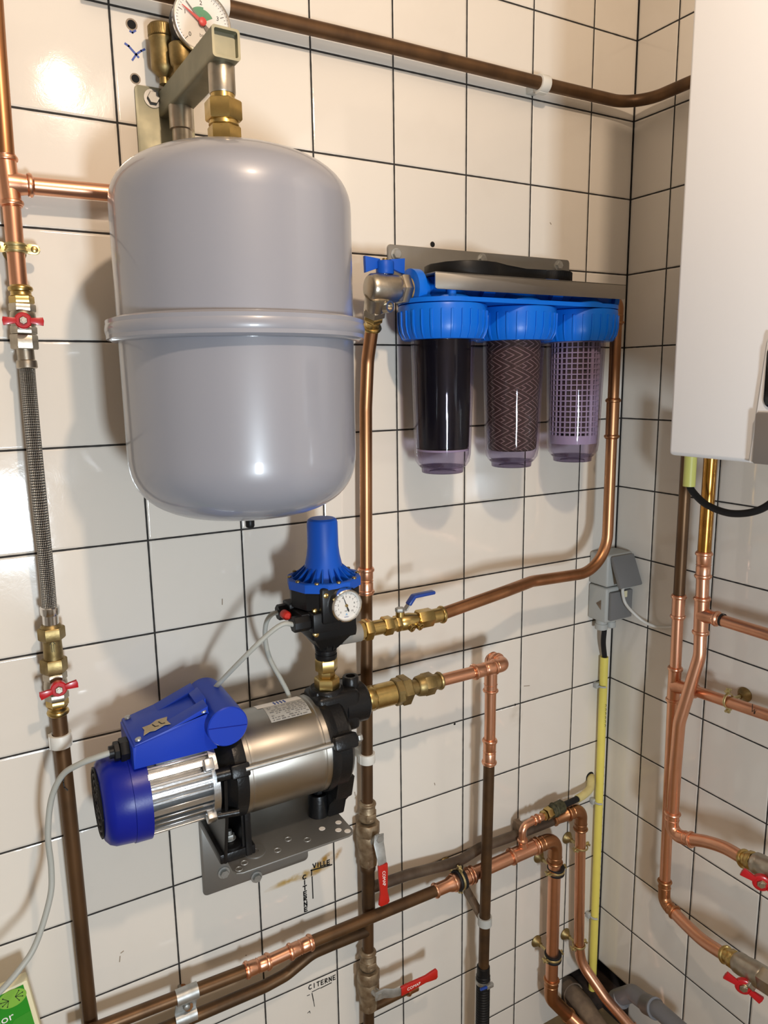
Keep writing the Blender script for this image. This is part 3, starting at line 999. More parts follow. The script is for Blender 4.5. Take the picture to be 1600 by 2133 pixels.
mb = MB(); mb.lathe((-0.9425, -0.055, ZA - hw + 0.002), -Zv, [(0, 0.0165), (0.030, 0.0165), (0.031, 0.0135), (0.05, 0.0135)], 32); mb.build('socket', NICKEL, t)
mb = MB(); bo = V((-0.9679, -0.0040, 1.9377))
mb.lathe(bo, OUT_A, [(0, 0.0125), (0.0018, 0.0125), (0.002, 0.0085)], 24)
mb.hexn(bo + OUT_A * 0.002, bo + OUT_A * 0.0075, 0.0085); mb.build('wall_bolt', PLATE, t)
mb = MB(); mb.lathe((-0.9425, -0.055, ZA - 0.062), -Zv, [(0, 0.0135), (0.03, 0.0135), (0.031, 0.010), (0.05, 0.010)], 6, off=0.5); mb.build('plug', BRASS_DULL, t)

t = thing('brass_union', 'bright brass union nut on top of the grey tank', 'pipe fitting', (-0.9345, -TD, TZ0 + 0.471))
zt = ZA - hw - 0.032
mb = MB()
mb.lathe((-0.9345, -TD, zt + 0.002), -Zv, [(0, 0.0145), (0.010, 0.0145)], 28)
mb.hexn((-0.9345, -TD, zt - 0.007), (-0.9345, -TD, zt - 0.030), 0.0228, X)
mb.lathe((-0.9345, -TD, zt - 0.029), -Zv, [(0, 0.0175), (0.006, 0.0185), (0.008, 0.016), (0.010, 0.018), (0.013, 0.0155)], 28)
mb.hexn((-0.9345, -TD, zt - 0.036), (-0.9345, -TD, TZ0 + 0.468), 0.0205, X)
mb.build('union_nut', BRASS, t)

# air vent, safety stub and manometer standing on the arm
t = thing('air_vent', 'dull brass air vent with a knurled cap behind the bracket arm', 'air vent', (-0.957, -0.034, ZA + hw))
c_ = V((-0.957, -0.034, ZA + hw))
mb = MB(); mb.lathe(c_, Zv, [(0, 0.007), (0.008, 0.007), (0.010, 0.0095), (0.017, 0.0165), (0.023, 0.0172), (0.052, 0.0172), (0.054, 0.0185), (0.057, 0.0185), (0.058, 0.016)], 36); mb.build('vent_body', BRASS_DULL, t)
mb = MB()
prof = [(0.0, 0.0168), (0.001, 0.0180), (0.014, 0.0180), (0.0165, 0.0160), (0.0165, 0.0001)]
mb.lathe(c_ + Zv * 0.058, Zv, prof, 36)
for k in range(40):
    a = 2 * PI * k / 40
    mb.box(c_ + Zv * 0.0655 + X * 0.0180 * math.cos(a) + Y * 0.0180 * math.sin(a), (0.0012, 0.0014, 0.012), (math.cos(a), math.sin(a), 0), (-math.sin(a), math.cos(a), 0))
mb.build('knurled_cap', BRASS_DULL, t)

t = thing('pressure_gauge', 'big round white pressure gauge with a red hand above the bracket arm', 'gauge', (-0.9405, -0.068, ZA + hw))
c_ = V((-0.9405, -0.068, ZA + hw))
mb = MB(); mb.lathe(c_, Zv, [(0, 0.012), (0.012, 0.012), (0.016, 0.0155), (0.026, 0.0165), (0.040, 0.0165), (0.042, 0.014)], 28); mb.build('brass_valve', BRASS_DULL, t)
gc = V((-0.9167, -0.0880, 2.0134))
mb = MB(); mb.lathe(c_ + Zv * 0.04, Zv, [(0, 0.0125), (0.02, 0.0125), (0.035, 0.0125), (0.040, 0.008)], 24)
mb.tube([c_ + Zv * 0.062, V((gc.x, -0.072, gc.z))], 0.011, n=20); mb.build('stem_elbow', BLACK, t)
GR = 0.0385
mb = MB(); mb.lathe(gc + Y * 0.024, OUT_A, [(0, GR - 0.004), (0.003, GR), (0.024, GR), (0.0245, GR - 0.001)], 56); case = mb.build('case', BLACK, t)
mb = MB(); mb.lathe(gc + Y * 0.001, OUT_A, [(0, GR - 0.001), (0, GR + 0.001), (0.004, GR + 0.001), (0.0055, GR - 0.001), (0.0055, GR - 0.0028), (0.001, GR - 0.0034)], 56, cap0=False, cap1=False); mb.build('bezel', CHROME, t)
mb = MB(); mb.lathe(gc, OUT_A, [(0, GR - 0.002), (0.0008, GR - 0.002)], 56); dial = mb.build('dial', DIAL, t)
gf = gc + OUT_A * 0.0009
def pol(a, r, off=0.0):
    """clock direction a (degrees clockwise from 12) on the dial"""
    q = math.radians(a)
    return gf + X * (r * math.sin(q)) + Zv * (r * math.cos(q)) + OUT_A * off
mb = MB()
for k in range(41):
    a = -135 + 270 * k / 40
    big = k % 10 == 0
    mb.stroke([pol(a, GR * 0.86 if big else GR * 0.88), pol(a, GR * (0.73 if big else (0.80 if k % 5 == 0 else 0.83)))], 0.0007 if big else 0.0004, OUT_A, 0.0002)
mb.build('scale', INK, dial)
for k, a in enumerate((-135, -67.5, 0, 67.5)):
    text('numeral', str(k), 0.0075, pol(a, GR * 0.62), X, Zv, INK, dial)
text('unit_word', 'bar', 0.0062, pol(180, GR * 0.40), X, Zv, BOILER_GREY, dial)
text('maker_word', 'TUWA', 0.0062, pol(180, GR * 0.78), X, Zv, BOILER_GREY, dial)
mb = MB()
for a0, a1, rr in ((-40, 10, 0.50), (10, 62, 0.44)):
    n = 10
    out = [(0, 0)] + [(GR * rr * math.sin(math.radians(a0 + (a1 - a0) * k / n)), GR * rr * math.cos(math.radians(a0 + (a1 - a0) * k / n))) for k in range(n + 1)]
    mb.prism(out, gf, X, Zv, OUT_A * 0.0002)
mb.build('green_sector', DIAL_GREEN, dial)
mb = MB(); mb.prism([(-0.0006, GR * 0.78), (0.0006, GR * 0.78), (0.0011, 0), (0.004, -GR * 0.40), (-0.004, -GR * 0.40), (-0.0011, 0)], gf + OUT_A * 0.0010,
                    X * math.cos(math.radians(-42)) - Zv * math.sin(math.radians(-42)), Zv * math.cos(math.radians(-42)) + X * math.sin(math.radians(-42)), OUT_A * 0.0005)
mb.build('pressure_hand', BOILER_GREY, dial)
mb = MB()
a_ = math.radians(-58)
mb.prism([(-0.0004, GR * 0.80), (0.0004, GR * 0.80), (0.0018, GR * 0.3), (0.003, 0), (-0.003, 0), (-0.0018, GR * 0.3)], gf + OUT_A * 0.0020, X * math.cos(a_) - Zv * math.sin(a_), Zv * math.cos(a_) + X * math.sin(a_), OUT_A * 0.0006)
mb.lathe(gf + OUT_A * 0.0018, OUT_A, [(0, 0.0052), (0.003, 0.0052), (0.0036, 0.0044)], 24)
mb.build('red_marker_hand', RED_LIGHT, dial)
mb = MB(); mb.lathe(gc + OUT_A * 0.0050, OUT_A, [(0, GR - 0.0028), (0.0008, GR - 0.0032)], 48); mb.build('glass', GLASS, t)

# ------------------------------------------------------------------ triple filter unit
ZS = 2.2 - 0.495          # shelf top
FX0, FX1 = -0.585, -0.167
t = thing('filter_bracket', 'grey sheet metal bracket holding the three blue water filters', 'bracket', ((FX0 + FX1) / 2, 0, ZS))
mb = MB(); mb.prism(rrect(FX1 - FX0, 0.066, 0.006, cx=(FX0 + FX1) / 2, cy=ZS + 0.031), (0, -0.001, 0), X, Zv, OUT_A * 0.002, 0.0004); mb.build('back_plate', PLATE, t)
mb = MB(); mb.box(((FX0 + FX1) / 2, -0.076, ZS - 0.001), (FX1 - FX0, 0.152, 0.002), bev=0.0005); mb.build('shelf_plate', PLATE, t)
mb = MB(); mb.prism(rrect(FX1 - FX0, 0.026, 0.004, cx=(FX0 + FX1) / 2, cy=ZS - 0.013), (0, -0.150, 0), X, Zv, OUT_A * 0.002, 0.0004); mb.build('front_lip', STEEL, t)
for px_ in (V((-0.5681, -0.0030, 1.7531)), V((-0.3834, -0.0030, 1.7570)), V((-0.1960, -0.0030, 1.7572))):
    mb = MB(); mb.lathe(px_, OUT_A, [(0, 0.0105), (0.0015, 0.0105), (0.0017, 0.0075)], 20); mb.hexn(px_ + OUT_A * 0.0016, px_ + OUT_A * 0.0065, 0.0078); mb.build('wall_bolt', ZINC, t)

t = thing('filter_spanner', 'black plastic filter spanner lying on the grey shelf above the filters', 'spanner', (-0.40, -0.075, ZS))
mb = MB()
out = []
for k in range(25):
    a = math.radians(60 + 240 * k / 24)
    out.append((-0.48 + 0.066 * math.cos(a), 0.066 * math.sin(a)))
out += [(-0.42, -0.042), (-0.36, -0.022)]
for k in range(13):
    a = math.radians(-140 + 280 * k / 12)
    out.append((-0.285 + 0.040 * math.cos(a), 0.040 * math.sin(a)))
out += [(-0.36, 0.022), (-0.42, 0.042)]
mb.prism(out, (0, -0.078, ZS + 0.0005), X, Y, Zv * 0.023, 0.0015)
mb.build('spanner_body', BLACK, t)
mb = MB()
for k in range(60):
    a = math.radians(150 + 200 * k / 60)
    mb.box((-0.285 + 0.0402 * math.cos(a), -0.078 + 0.0402 * math.sin(a), ZS + 0.012), (0.0012, 0.001, 0.019), (math.cos(a), math.sin(a), 0), (-math.sin(a), math.cos(a), 0))
mb.build('grip_ribs', BLACK, t)

FD = 0.102
FXS = (-0.538, -0.387, -0.238)
ZR = 2.2 - 0.540          # underside of the head / top of the rings
t = thing('water_filter', 'blue three-stage water filter with clear bowls hanging from the grey bracket', 'water filter', (-0.387, -FD, 1.40))
mb = MB()
mb.prism(rrect(0.151 * 2 + 0.146, 0.142, 0.070, 10, -0.3875, 0), (0, -FD, ZR), X, Y, Zv * 0.007, 0.002)
for fx in FXS:
    mb.lathe((fx, -FD, ZR + 0.006), Zv, [(0, 0.048), (0.006, 0.046), (0.009, 0.040), (0.018, 0.035), (0.0362, 0.034)], 40)
mb.cyl((FXS[0] - 0.052, -FD, ZR + 0.024), (FXS[2] + 0.070, -FD, ZR + 0.024), 0.0185, 32)
for fx in (FXS[0] + 0.075, FXS[1] + 0.075):
    mb.cyl((fx - 0.012, -FD - 0.01, ZR + 0.030), (fx + 0.012, -FD - 0.01, ZR + 0.030), 0.022, 24)
# ribbed mounting walls
mb.box((-0.3875, -FD + 0.01, ZR + 0.027), (0.34, 0.012, 0.034))
mb.cyl((FXS[0] - 0.010, -FD - 0.040, ZR + 0.006), (FXS[0] - 0.010, -FD - 0.040, ZR + 0.0425), 0.008, 16)
head = mb.build('filter_head', FILTER_BLUE, t)
mb = MB(); mb.lathe((FXS[0] - 0.066, -FD, ZR + 0.022), X, [(0, 0.024), (0.001, 0.0325), (0.016, 0.0325), (0.0175, 0.0202), (0.03, 0.0202)], 40)
mb.build('inlet_boss', FILTER_BLUE, head)
mb = MB(); mb.lathe((FXS[2] + 0.070, -FD, ZR + 0.022), X, [(0, 0.024), (0.001, 0.026), (0.012, 0.026), (0.013, 0.022)], 40)
mb.build('outlet_boss', FILTER_BLUE, head)

def wound_mat():
    m = bpy.data.materials.new('wound brown string')
    m.use_nodes = True
    nt = m.node_tree
    b = nt.nodes['Principled BSDF']
    b.inputs['Roughness'].default_value = 0.8
    tc = nt.nodes.new('ShaderNodeTexCoord')
    sep = nt.nodes.new('ShaderNodeSeparateXYZ')
    nt.links.new(tc.outputs['Object'], sep.inputs[0])
    ang = maths(nt, 'DIVIDE', maths(nt, 'ARCTAN2', sep.outputs[1], sep.outputs[0]), 2 * PI)
    z = sep.outputs[2]
    def helix(sgn, ph):
        f = maths(nt, 'FRACT', maths(nt, 'ADD', maths(nt, 'ADD', maths(nt, 'MULTIPLY', z, 27.0), maths(nt, 'MULTIPLY', ang, 4.0 * sgn)), ph))
        k = maths(nt, 'MULTIPLY', f, 5.0)
        return maths(nt, 'ABSOLUTE', maths(nt, 'SUBTRACT', maths(nt, 'FRACT', k), 0.5)), f
    e1, f1 = helix(1, 0.0)
    e2, f2 = helix(-1, 0.37)
    # one family lies over the other in alternating diamonds
    sel = maths(nt, 'GREATER_THAN', maths(nt, 'ADD', f1, f2), 1.0)
    e = maths(nt, 'ADD', maths(nt, 'MULTIPLY', e1, sel), maths(nt, 'MULTIPLY', e2, maths(nt, 'SUBTRACT', 1.0, sel)))
    ramp = nt.nodes.new('ShaderNodeValToRGB')
    ramp.color_ramp.elements[0].position = 0.36
    ramp.color_ramp.elements[0].color = (0.062, 0.036, 0.022, 1)
    ramp.color_ramp.elements[1].position = 0.46
    ramp.color_ramp.elements[1].color = (0.36, 0.26, 0.20, 1)
    nt.links.new(e, ramp.inputs['Fac'])
    nt.links.new(ramp.outputs['Color'], b.inputs['Base Color'])
    bp = nt.nodes.new('ShaderNodeBump')
    bp.inputs['Strength'].default_value = 0.8
    bp.inputs['Distance'].default_value = 0.001
    nt.links.new(e, bp.inputs['Height'])
    nt.links.new(bp.outputs['Normal'], b.inputs['Normal'])
    return m
WOUND = wound_mat()
LATTICE = mat('lilac white plastic', (0.50, 0.44, 0.50), 0.5)
CARBON = mat('black carbon block', (0.004, 0.004, 0.007), 0.40, spec=0.12)
CORE = mat('dark brown core', (0.075, 0.048, 0.035), 0.8)
for i, fx in enumerate(FXS):
    mb = MB()
    mb.lathe((fx, -FD, ZR - 0.0005), -Zv, [(0, 0.050), (0.0, 0.0700), (0.0015, 0.0730), (0.004, 0.0738), (0.034, 0.0734), (0.046, 0.0712), (0.056, 0.0660), (0.056, 0.050)], 64)
    for k in range(28):
        a = 2 * PI * (k + 0.3) / 28
        dr = V((math.cos(a), math.sin(a), 0))
        tg = V((-math.sin(a), math.cos(a), 0))
        wd = 0.0042 if k % 2 else 0.0024
        mb.prism([(0.0715, 0.0105), (0.0760, 0.0115), (0.0755, 0.034), (0.0732, 0.046), (0.0678, 0.0555), (0.064, 0.0555)], V((fx, -FD, ZR)) - tg * wd / 2, dr, -Zv, tg * wd, 0.0004)
    ring = mb.build('collar_ring', FILTER_BLUE, t)
    mb = MB()
    h = 0.056
    out = [(h, 0.0535), (h + 0.02, 0.0535), (h + 0.19, 0.0485), (h + 0.203, 0.0465), (h + 0.211, 0.041), (h + 0.2115, 0.0375), (h + 0.213, 0.0372), (h + 0.2135, 0.0001)]
    inn = [(h + 0.2128, 0.0001), (h + 0.2105, 0.034), (h + 0.205, 0.0405), (h + 0.19, 0.0455), (h + 0.02, 0.0505), (h, 0.0505)]
    mb.lathe((fx, -FD, ZR), -Zv, out + inn, 48, cap0=False, cap1=False)
    bowl = mb.build('clear_bowl', LILAC, t)
    mb = MB(); mb.lathe((fx, -FD, ZR - h - 0.2112), -Zv, [(0, 0.0400), (0.0020, 0.0385), (0.0022, 0.0366), (0.0105, 0.0356), (0.0112, 0.0345), (0.0112, 0.024), (0.008, 0.022), (0.008, 0.0001)], 48, cap1=False)
    mb.build('bowl_foot', LILAC_DEEP, bowl)
    if i == 0:
        mb = MB(); mb.lathe((fx, -FD, ZR - 0.05), -Zv, [(0, 0.0475), (0.12, 0.0462), (0.185, 0.0445), (0.187, 0.042)], 48); mb.build('carbon_cartridge', CARBON, t)
        mb = MB(); mb.lathe((fx, -FD, ZR - 0.2375), -Zv, [(0, 0.0446), (0.003, 0.0446), (0.0035, 0.044)], 48); mb.build('cartridge_cap', LATTICE, t)
    elif i == 1:
        mb = MB(); mb.lathe((fx, -FD, ZR - 0.05), -Zv, [(0, 0.0482), (0.13, 0.0460), (0.185, 0.0445), (0.196, 0.0430), (0.199, 0.038)], 48)
        o = mb.build('string_wound_cartridge', WOUND, t)
        # keep the winding pattern centred on the cartridge axis
        off = V((fx, -FD, 1.40)) - V(t.location)
        for v in o.data.vertices: v.co -= off
        o.location = off
    else:
        mb = MB(); mb.lathe((fx, -FD, ZR - 0.05), -Zv, [(0, 0.0405), (0.17, 0.0405)], 40); mb.build('cartridge_core', CORE, t)
        mb = MB()
        for k in range(28):
            a = 2 * PI * k / 28
            wd = 0.0062 if k in (21, 7) else 0.0023
            mb.box((fx + 0.0435 * math.cos(a), -FD + 0.0435 * math.sin(a), ZR - 0.140), (0.003, wd, 0.18), (math.cos(a), math.sin(a), 0), (-math.sin(a), math.cos(a), 0))
        for k in range(18):
            mb.lathe((fx, -FD, ZR - 0.056 - 0.0097 * k), -Zv, [(0, 0.0418), (0, 0.0448), (0.0022, 0.0448), (0.0022, 0.0418)], 40, cap0=False, cap1=False)
        mb.lathe((fx, -FD, ZR - 0.228), -Zv, [(0, 0.0420), (0, 0.0450), (0.016, 0.0445), (0.018, 0.0001)], 40, cap0=False)
        mb.build('lattice_cage', LATTICE, t)

# inlet angle valve and its pipe
IV = V((FXS[0] - 0.066, -FD, ZR + 0.022))
t = thing('angle_valve', 'nickel angle valve with blue wing handle at the left end of the filter unit', 'valve', IV + V((-0.055, 0, -0.03)))
mb = MB()
mb.hexn(IV + V((-0.003, 0, 0)), IV + V((-0.018, 0, 0)), 0.0245, Zv)
mb.lathe(IV + V((-0.015, 0, 0)), -X, [(0, 0.016), (0.004, 0.0195), (0.010, 0.0215), (0.046, 0.0225), (0.054, 0.0215), (0.058, 0.0185), (0.059, 0.0165)], 40)
mb.hexn(IV + V((-0.012, 0, 0)), IV + V((-0.024, 0, 0)), 0.0222, Zv)
b0 = IV + V((-0.058, 0.002, -0.012)); b1 = V((-0.6561, -0.0800, 1.6435))
bd = (b1 - b0).normalized()
mb.lathe(b0, bd, [(0, 0.0185), (0.02, 0.0175), (0.03, 0.016)], 32)
mb.hexn(b0 + bd * 0.022, b1, 0.0195, OUT_A)
bc = b0 + bd * 0.020 + V((0.012, -0.016, 0))
mb.lathe(bc, (0.35, -1, -0.1), [(-0.004, 0.0105), (0.008, 0.0095), (0.008, 0.0062), (0.003, 0.0058)], 24)
mb.build('valve_body', NICKEL, t)
mb = MB(); mb.hexn(b1, b1 + bd * 0.010, 0.0165, OUT_A); pe = V((-0.6528, -0.0650, 1.6182))
prof = [(0.010, 0.0148), (0.014, R22 + 0.0018)]
LL = (pe - b1).length
bead(prof, LL - 0.005, R22 + 0.0018, 0.003); prof.append((LL, R22 + 0.001)); mb.lathe(b1, bd, prof, 24); mb.build('press_adapter', BRASS, t)
mb = MB(); mb.lathe(IV + V((-0.002, 0, 0)), X, [(-0.004, 0.018), (0, 0.0195), (0.006, 0.0190)], 20); mb.build('hemp_seal', mat('brown hemp', (0.30, 0.19, 0.06), 0.9, bump=0.8, bscale=300), t)
hc = V((-0.6458, -0.1000, 1.7177))
mb = MB(); mb.cyl(IV + V((-0.045, 0, 0.018)), V((hc.x, hc.y, hc.z)), 0.0085, 16); mb.build('stem', CHROME, t)
mb = MB(); mb.hexn(hc + V((0, 0, -0.014)), hc + V((0, 0, 0.006)), 0.0145, X, 8); 
for s in (1, -1):
    mb.prism([(0.008, -0.004), (0.034, -0.013), (0.035, 0.012), (0.008, 0.009)], hc + V((0, -0.004 if s > 0 else 0.0, 0.0)), X * s, Zv, Y * 0.008, 0.001)
mb.build('wing_handle', CONTROL_BLUE, t)
mb = MB(); mb.cyl(hc + V((0, 0, 0.004)), hc + V((0, 0, 0.010)), 0.0045, 12); mb.build('handle_nut', BRASS, t)

# ------------------------------------------------------------------ central riser
t = thing('copper_pipe', 'tall copper riser beside the tank, bright above and brown below its coupling', 'pipe', V((-0.6562, -0.0350, 1.1626)))
mb = MB(); mb.tube([V((-0.6535, -0.0680, 1.6218)), V((-0.6507, -0.0460, 1.5726)), V((-0.6507, -0.0360, 1.4928)), V((-0.6554, -0.0350, 1.2022))], R22, [0.06, 0.09]); mb.build('pipe_section', COPPER_DULL, t)
mb = MB(); press(mb, V((-0.6556, -0.0350, 1.2145)), V((-0.6562, -0.0350, 1.1644))); mb.build('coupling', COPPER, t)
mb = MB(); mb.tube([V((-0.6560, -0.0350, 1.1714)), V((-0.6630, -0.0350, 0.7426))], R22); mb.build('pipe_section', COPPER_OLD, t)
mb = MB(); mb.tube([V((-0.6643, -0.0350, 0.6327)), V((-0.6675, -0.0350, 0.4252))], R22); mb.build('pipe_section', COPPER_OLD, t)
mb = MB(); mb.tube([V((-0.6685, -0.0350, 0.3226)), V((-0.6705, -0.0350, 0.1727))], R22); mb.build('pipe_section', COPPER_DARK, t)
mb = MB(); mb.lathe(V((-0.6642, -0.0350, 0.6347)), -Zv, [(0, 0.0135), (0.004, 0.0150), (0.012, 0.0150), (0.016, 0.0128), (0.10, 0.0128)], 24); mb.build('reducer', COPPER_DARK, t)
strap_clip('white plastic clip on the brown central riser behind the pump', V((-0.6612, -0.0350, 0.8514)), Zv, OUT_A, standoff=0.035, width=0.018)

def lever_valve(label, top, bot, stem, path, grip_from, group=None, stem_axis=OUT_A):
    """dirty nickel ball valve with a flat lever in a red vinyl sleeve"""
    top, bot = V(top), V(bot)
    d = (bot - top).normalized()
    L = (bot - top).length
    t = thing('ball_valve', label, 'valve', bot, group)
    mb = MB()
    prof = [(0, 0.0125)]
    bead(prof, 0.006, 0.0135, 0.003)
    prof += [(0.012, 0.0145), (L * 0.22, 0.0145), (L * 0.24, 0.0165), (L * 0.28, 0.0165), (L * 0.30, 0.0145)]
    mb.lathe(top, d, prof, 28)
    mb.hexn(top + d * L * 0.17, top + d * L * 0.27, 0.0185, OUT_A)
    mb.hexn(top + d * L * 0.33, top + d * L * 0.52, 0.0225, OUT_A, 8)
    mb.lathe(top + d * L * 0.5, d, [(0, 0.0195), (L * 0.04, 0.0215), (L * 0.2, 0.0215), (L * 0.26, 0.0185), (L * 0.5, 0.0165)], 32)
    mb.hexn(top + d * L * 0.88, bot, 0.0185, OUT_A)
    mb.build('valve_body', NICKEL_DIRTY, t)
    st = V(stem)
    mb = MB(); mb.cyl(top + d * L * 0.6 + OUT_A * 0.012, st, 0.0075, 18); mb.hexn(st, st + OUT_A * 0.006, 0.0078); mb.build('stem_nut', ZINC, t)
    P = [V(p) for p in path]
    def strap(mb, pts, ws, th):
        rows = []
        for i, p in enumerate(pts):
            a, b = pts[max(i - 1, 0)], pts[min(i + 1, len(pts) - 1)]
            tg = (b - a).normalized()
            sd = tg.cross(OUT_A).normalized()
            nn = sd.cross(tg).normalized()
            rows.append([mb.bm.verts.new(p + sd * ws[i] * x + nn * th * y) for x, y in ((-1, -0.6), (-1, 0.6), (-0.8, 1), (0.8, 1), (1, 0.6), (1, -0.6), (0.8, -1), (-0.8, -1))])
        for r0, r1 in zip(rows, rows[1:]):
            mb.skin(r0, r1)
        mb.cap(rows[0], True); mb.cap(rows[-1])
    mb = MB(); strap(mb, P[:grip_from + 1], [0.0095, 0.0105, 0.0095, 0.0085, 0.0085][:grip_from + 1], 0.0012)
    lv = mb.build('lever', ZINC, t)
    g0, g1 = P[grip_from], P[-1]
    gp = [g0 + (g1 - g0) * k for k in (0, 0.02, 0.25, 0.55, 0.68, 0.85, 0.97, 1.0)]
    mb = MB(); strap(mb, gp, [0.0090, 0.0098, 0.0096, 0.0080, 0.0074, 0.0100, 0.0112, 0.0085], 0.0032)
    gr = mb.build('grip_sleeve', RED_VINYL, lv)
    gd = (g1 - g0).normalized()
    sd = gd.cross(OUT_A).normalized()
    nn = sd.cross(gd)
    xdir = gd
    yv = nn.cross(xdir) if nn.y < 0 else (-nn).cross(xdir)
    text('grip_lettering', 'COMAP', 0.0088, g0 + (g1 - g0) * 0.33 + (nn if nn.y < 0 else -nn) * 0.0034, xdir, yv, PAPER, gr)
    return t

lever_valve('upper lever valve on the central riser, its red grip hanging straight down', V((-0.6620, -0.0350, 0.7640)), V((-0.6632, -0.0350, 0.6343)), V((-0.6573, -0.0680, 0.7052)),
            [V((-0.6578, -0.0710, 0.7139)), V((-0.6596, -0.0720, 0.6966)), V((-0.6603, -0.0800, 0.6810)), V((-0.6588, -0.0830, 0.6626)), V((-0.6583, -0.0830, 0.6605)), V((-0.6566, -0.0830, 0.5770))], 4)
lever_valve('lower lever valve on the central riser, its red grip swung out to the right', V((-0.6675, -0.0350, 0.4487)), V((-0.6686, -0.0350, 0.3194)), V((-0.6632, -0.0680, 0.3724)),
            [V((-0.6722, -0.0710, 0.3740)), V((-0.6537, -0.0720, 0.3744)), V((-0.6391, -0.0800, 0.3739)), V((-0.6247, -0.0830, 0.3727)), V((-0.6225, -0.0830, 0.3727)), V((-0.5390, -0.0830, 0.3745))], 4)
mb = MB(); mb.tube([V((-0.6644, -0.0350, 0.3151)), V((-0.5695, -0.0350, 0.3159))], 0.0085)
o = mb.build('copper_stub', COPPER_OLD); tag(o, 'short brown copper stub with a cap, below the lower red lever', 'pipe')
mb = MB(); press(mb, V((-0.5832, -0.0350, 0.3157)), V((-0.5568, -0.0350, 0.3155)), 0.0085, mid=False, ends=(1, 0)); mb.build('end_cap', COPPER_DULL, o)

# ------------------------------------------------------------------ pump on its wall shelf
ZSH = 2.2 - 1.370
t = thing('pump_shelf', 'grey steel angle shelf on the wall carrying the pump, with holes along its edge', 'shelf', (-0.871, 0, ZSH))
mb = MB(); mb.prism(rrect(0.197, 0.168, 0.008, cx=-0.871, cy=ZSH - 0.083), (0, -0.0006, 0), X, Zv, OUT_A * 0.003, 0.0004); mb.build('wall_plate', PLATE, t)
mb = MB()
out = [(-0.969, -0.002), (-0.969, -0.188), (-0.9655, -0.1965), (-0.957, -0.200), (-0.782, -0.200), (-0.7735, -0.1965), (-0.770, -0.188), (-0.770, -0.002)]
mb.prism(out, (0, 0, ZSH - 0.003), X, Y, Zv * 0.003, 0.0004); mb.build('shelf_plate', PLATE, t)
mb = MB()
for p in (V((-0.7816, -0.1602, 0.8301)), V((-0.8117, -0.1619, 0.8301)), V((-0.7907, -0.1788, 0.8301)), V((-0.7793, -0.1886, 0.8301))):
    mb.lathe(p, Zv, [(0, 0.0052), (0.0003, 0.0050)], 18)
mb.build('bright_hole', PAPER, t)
mb = MB()
for p in (V((-0.9478, -0.1795, 0.8301)), V((-0.9592, -0.1892, 0.8301)), V((-0.8940, -0.1770, 0.8301)), V((-0.8695, -0.1596, 0.8301)), V((-0.8439, -0.1762, 0.8301))):
    mb.torus(p, Zv, 0.0050, 0.0009, 20, 6)
mb.build('hole_rims', ZINC, t)
mb = MB(); p = V((-0.9256, -0.1637, 0.8301))
mb.lathe(p, Zv, [(0, 0.0165), (0.0018, 0.0165), (0.0022, 0.0155), (0.0022, 0.006), (0.0014, 0.0055)], 28); mb.build('washer', PLATE, t)
mb = MB()
for p in (V((-0.9321, -0.0040, 0.6965)), V((-0.8737, -0.0040, 0.6658))):
    mb.lathe(p, OUT_A, [(0, 0.0105), (0.002, 0.0105), (0.0022, 0.007)], 20); mb.hexn(p + OUT_A * 0.002, p + OUT_A * 0.008, 0.0078)
mb.build('wall_bolts', ZINC, t)

PD, PZ = 0.125, 2.2 - 1.237
t = thing('water_pump', 'blue and stainless multistage water pump standing on the grey wall shelf', 'pump', (-0.90, -PD, ZSH))
def pc(x, dz=0.0, dy=0.0): return V((x, -PD + dy, PZ + dz))
# fan cover
mb = MB(); mb.lathe(pc(-1.137, -0.003), X, [(0, 0.030), (0.0006, 0.046), (0.003, 0.053), (0.008, 0.0595), (0.016, 0.0635), (0.040, 0.0655), (0.0405, 0.0670), (0.063, 0.0675), (0.0635, 0.060)], 64)
cover = mb.build('fan_cover', PUMP_BLUE, t)
mb = MB()
for rr in (0.012, 0.021, 0.030, 0.039, 0.047):
    mb.torus(pc(-1.1372, -0.003), X, rr, 0.0016, 40, 6)
for k in range(6):
    a = PI * k / 3
    mb.box(pc(-1.1372, -0.003) + V((0, math.cos(a), math.sin(a))) * 0.027, (0.0025, 0.044, 0.003), X, (0, math.cos(a), math.sin(a)), (0, -math.sin(a), math.cos(a)))
mb.build('grille', BLACK, cover)
# motor body with fins
mb = MB(); mb.cyl(pc(-1.076), pc(-0.985), 0.0525, 48)
for k in range(32):
    a = 2 * PI * (k + 0.5) / 32
    dr = V((0, math.cos(a), math.sin(a)))
    tg = V((0, -math.sin(a), math.cos(a)))
    flat = 0.0635 if k % 4 else 0.066
    mb.box(pc(-1.030) + dr * (0.050 + flat) / 2, (0.092, flat - 0.050, 0.0042 if k % 4 else 0.009), X, dr, tg, 0.0007, 1)
mb.box(pc(-1.024, 0.060), (0.075, 0.075, 0.03), bev=0.001)
mb.build('motor_body', ALUMINIUM, t)
mb = MB()
mb.lathe(pc(-0.990), X, [(0, 0.058), (0.0, 0.069), (0.010, 0.069), (0.010, 0.058)], 48)
for a in (0.62, -0.62, PI - 0.62, PI + 0.62):
    q = pc(-0.993) + V((0, -math.cos(a), math.sin(a))) * 0.068
    mb.box(q, (0.014, 0.017, 0.017), X, (0, -math.cos(a), math.sin(a)), (0, math.sin(a), math.cos(a)), 0.002)
mb.build('motor_flange', ALUMINIUM, t)
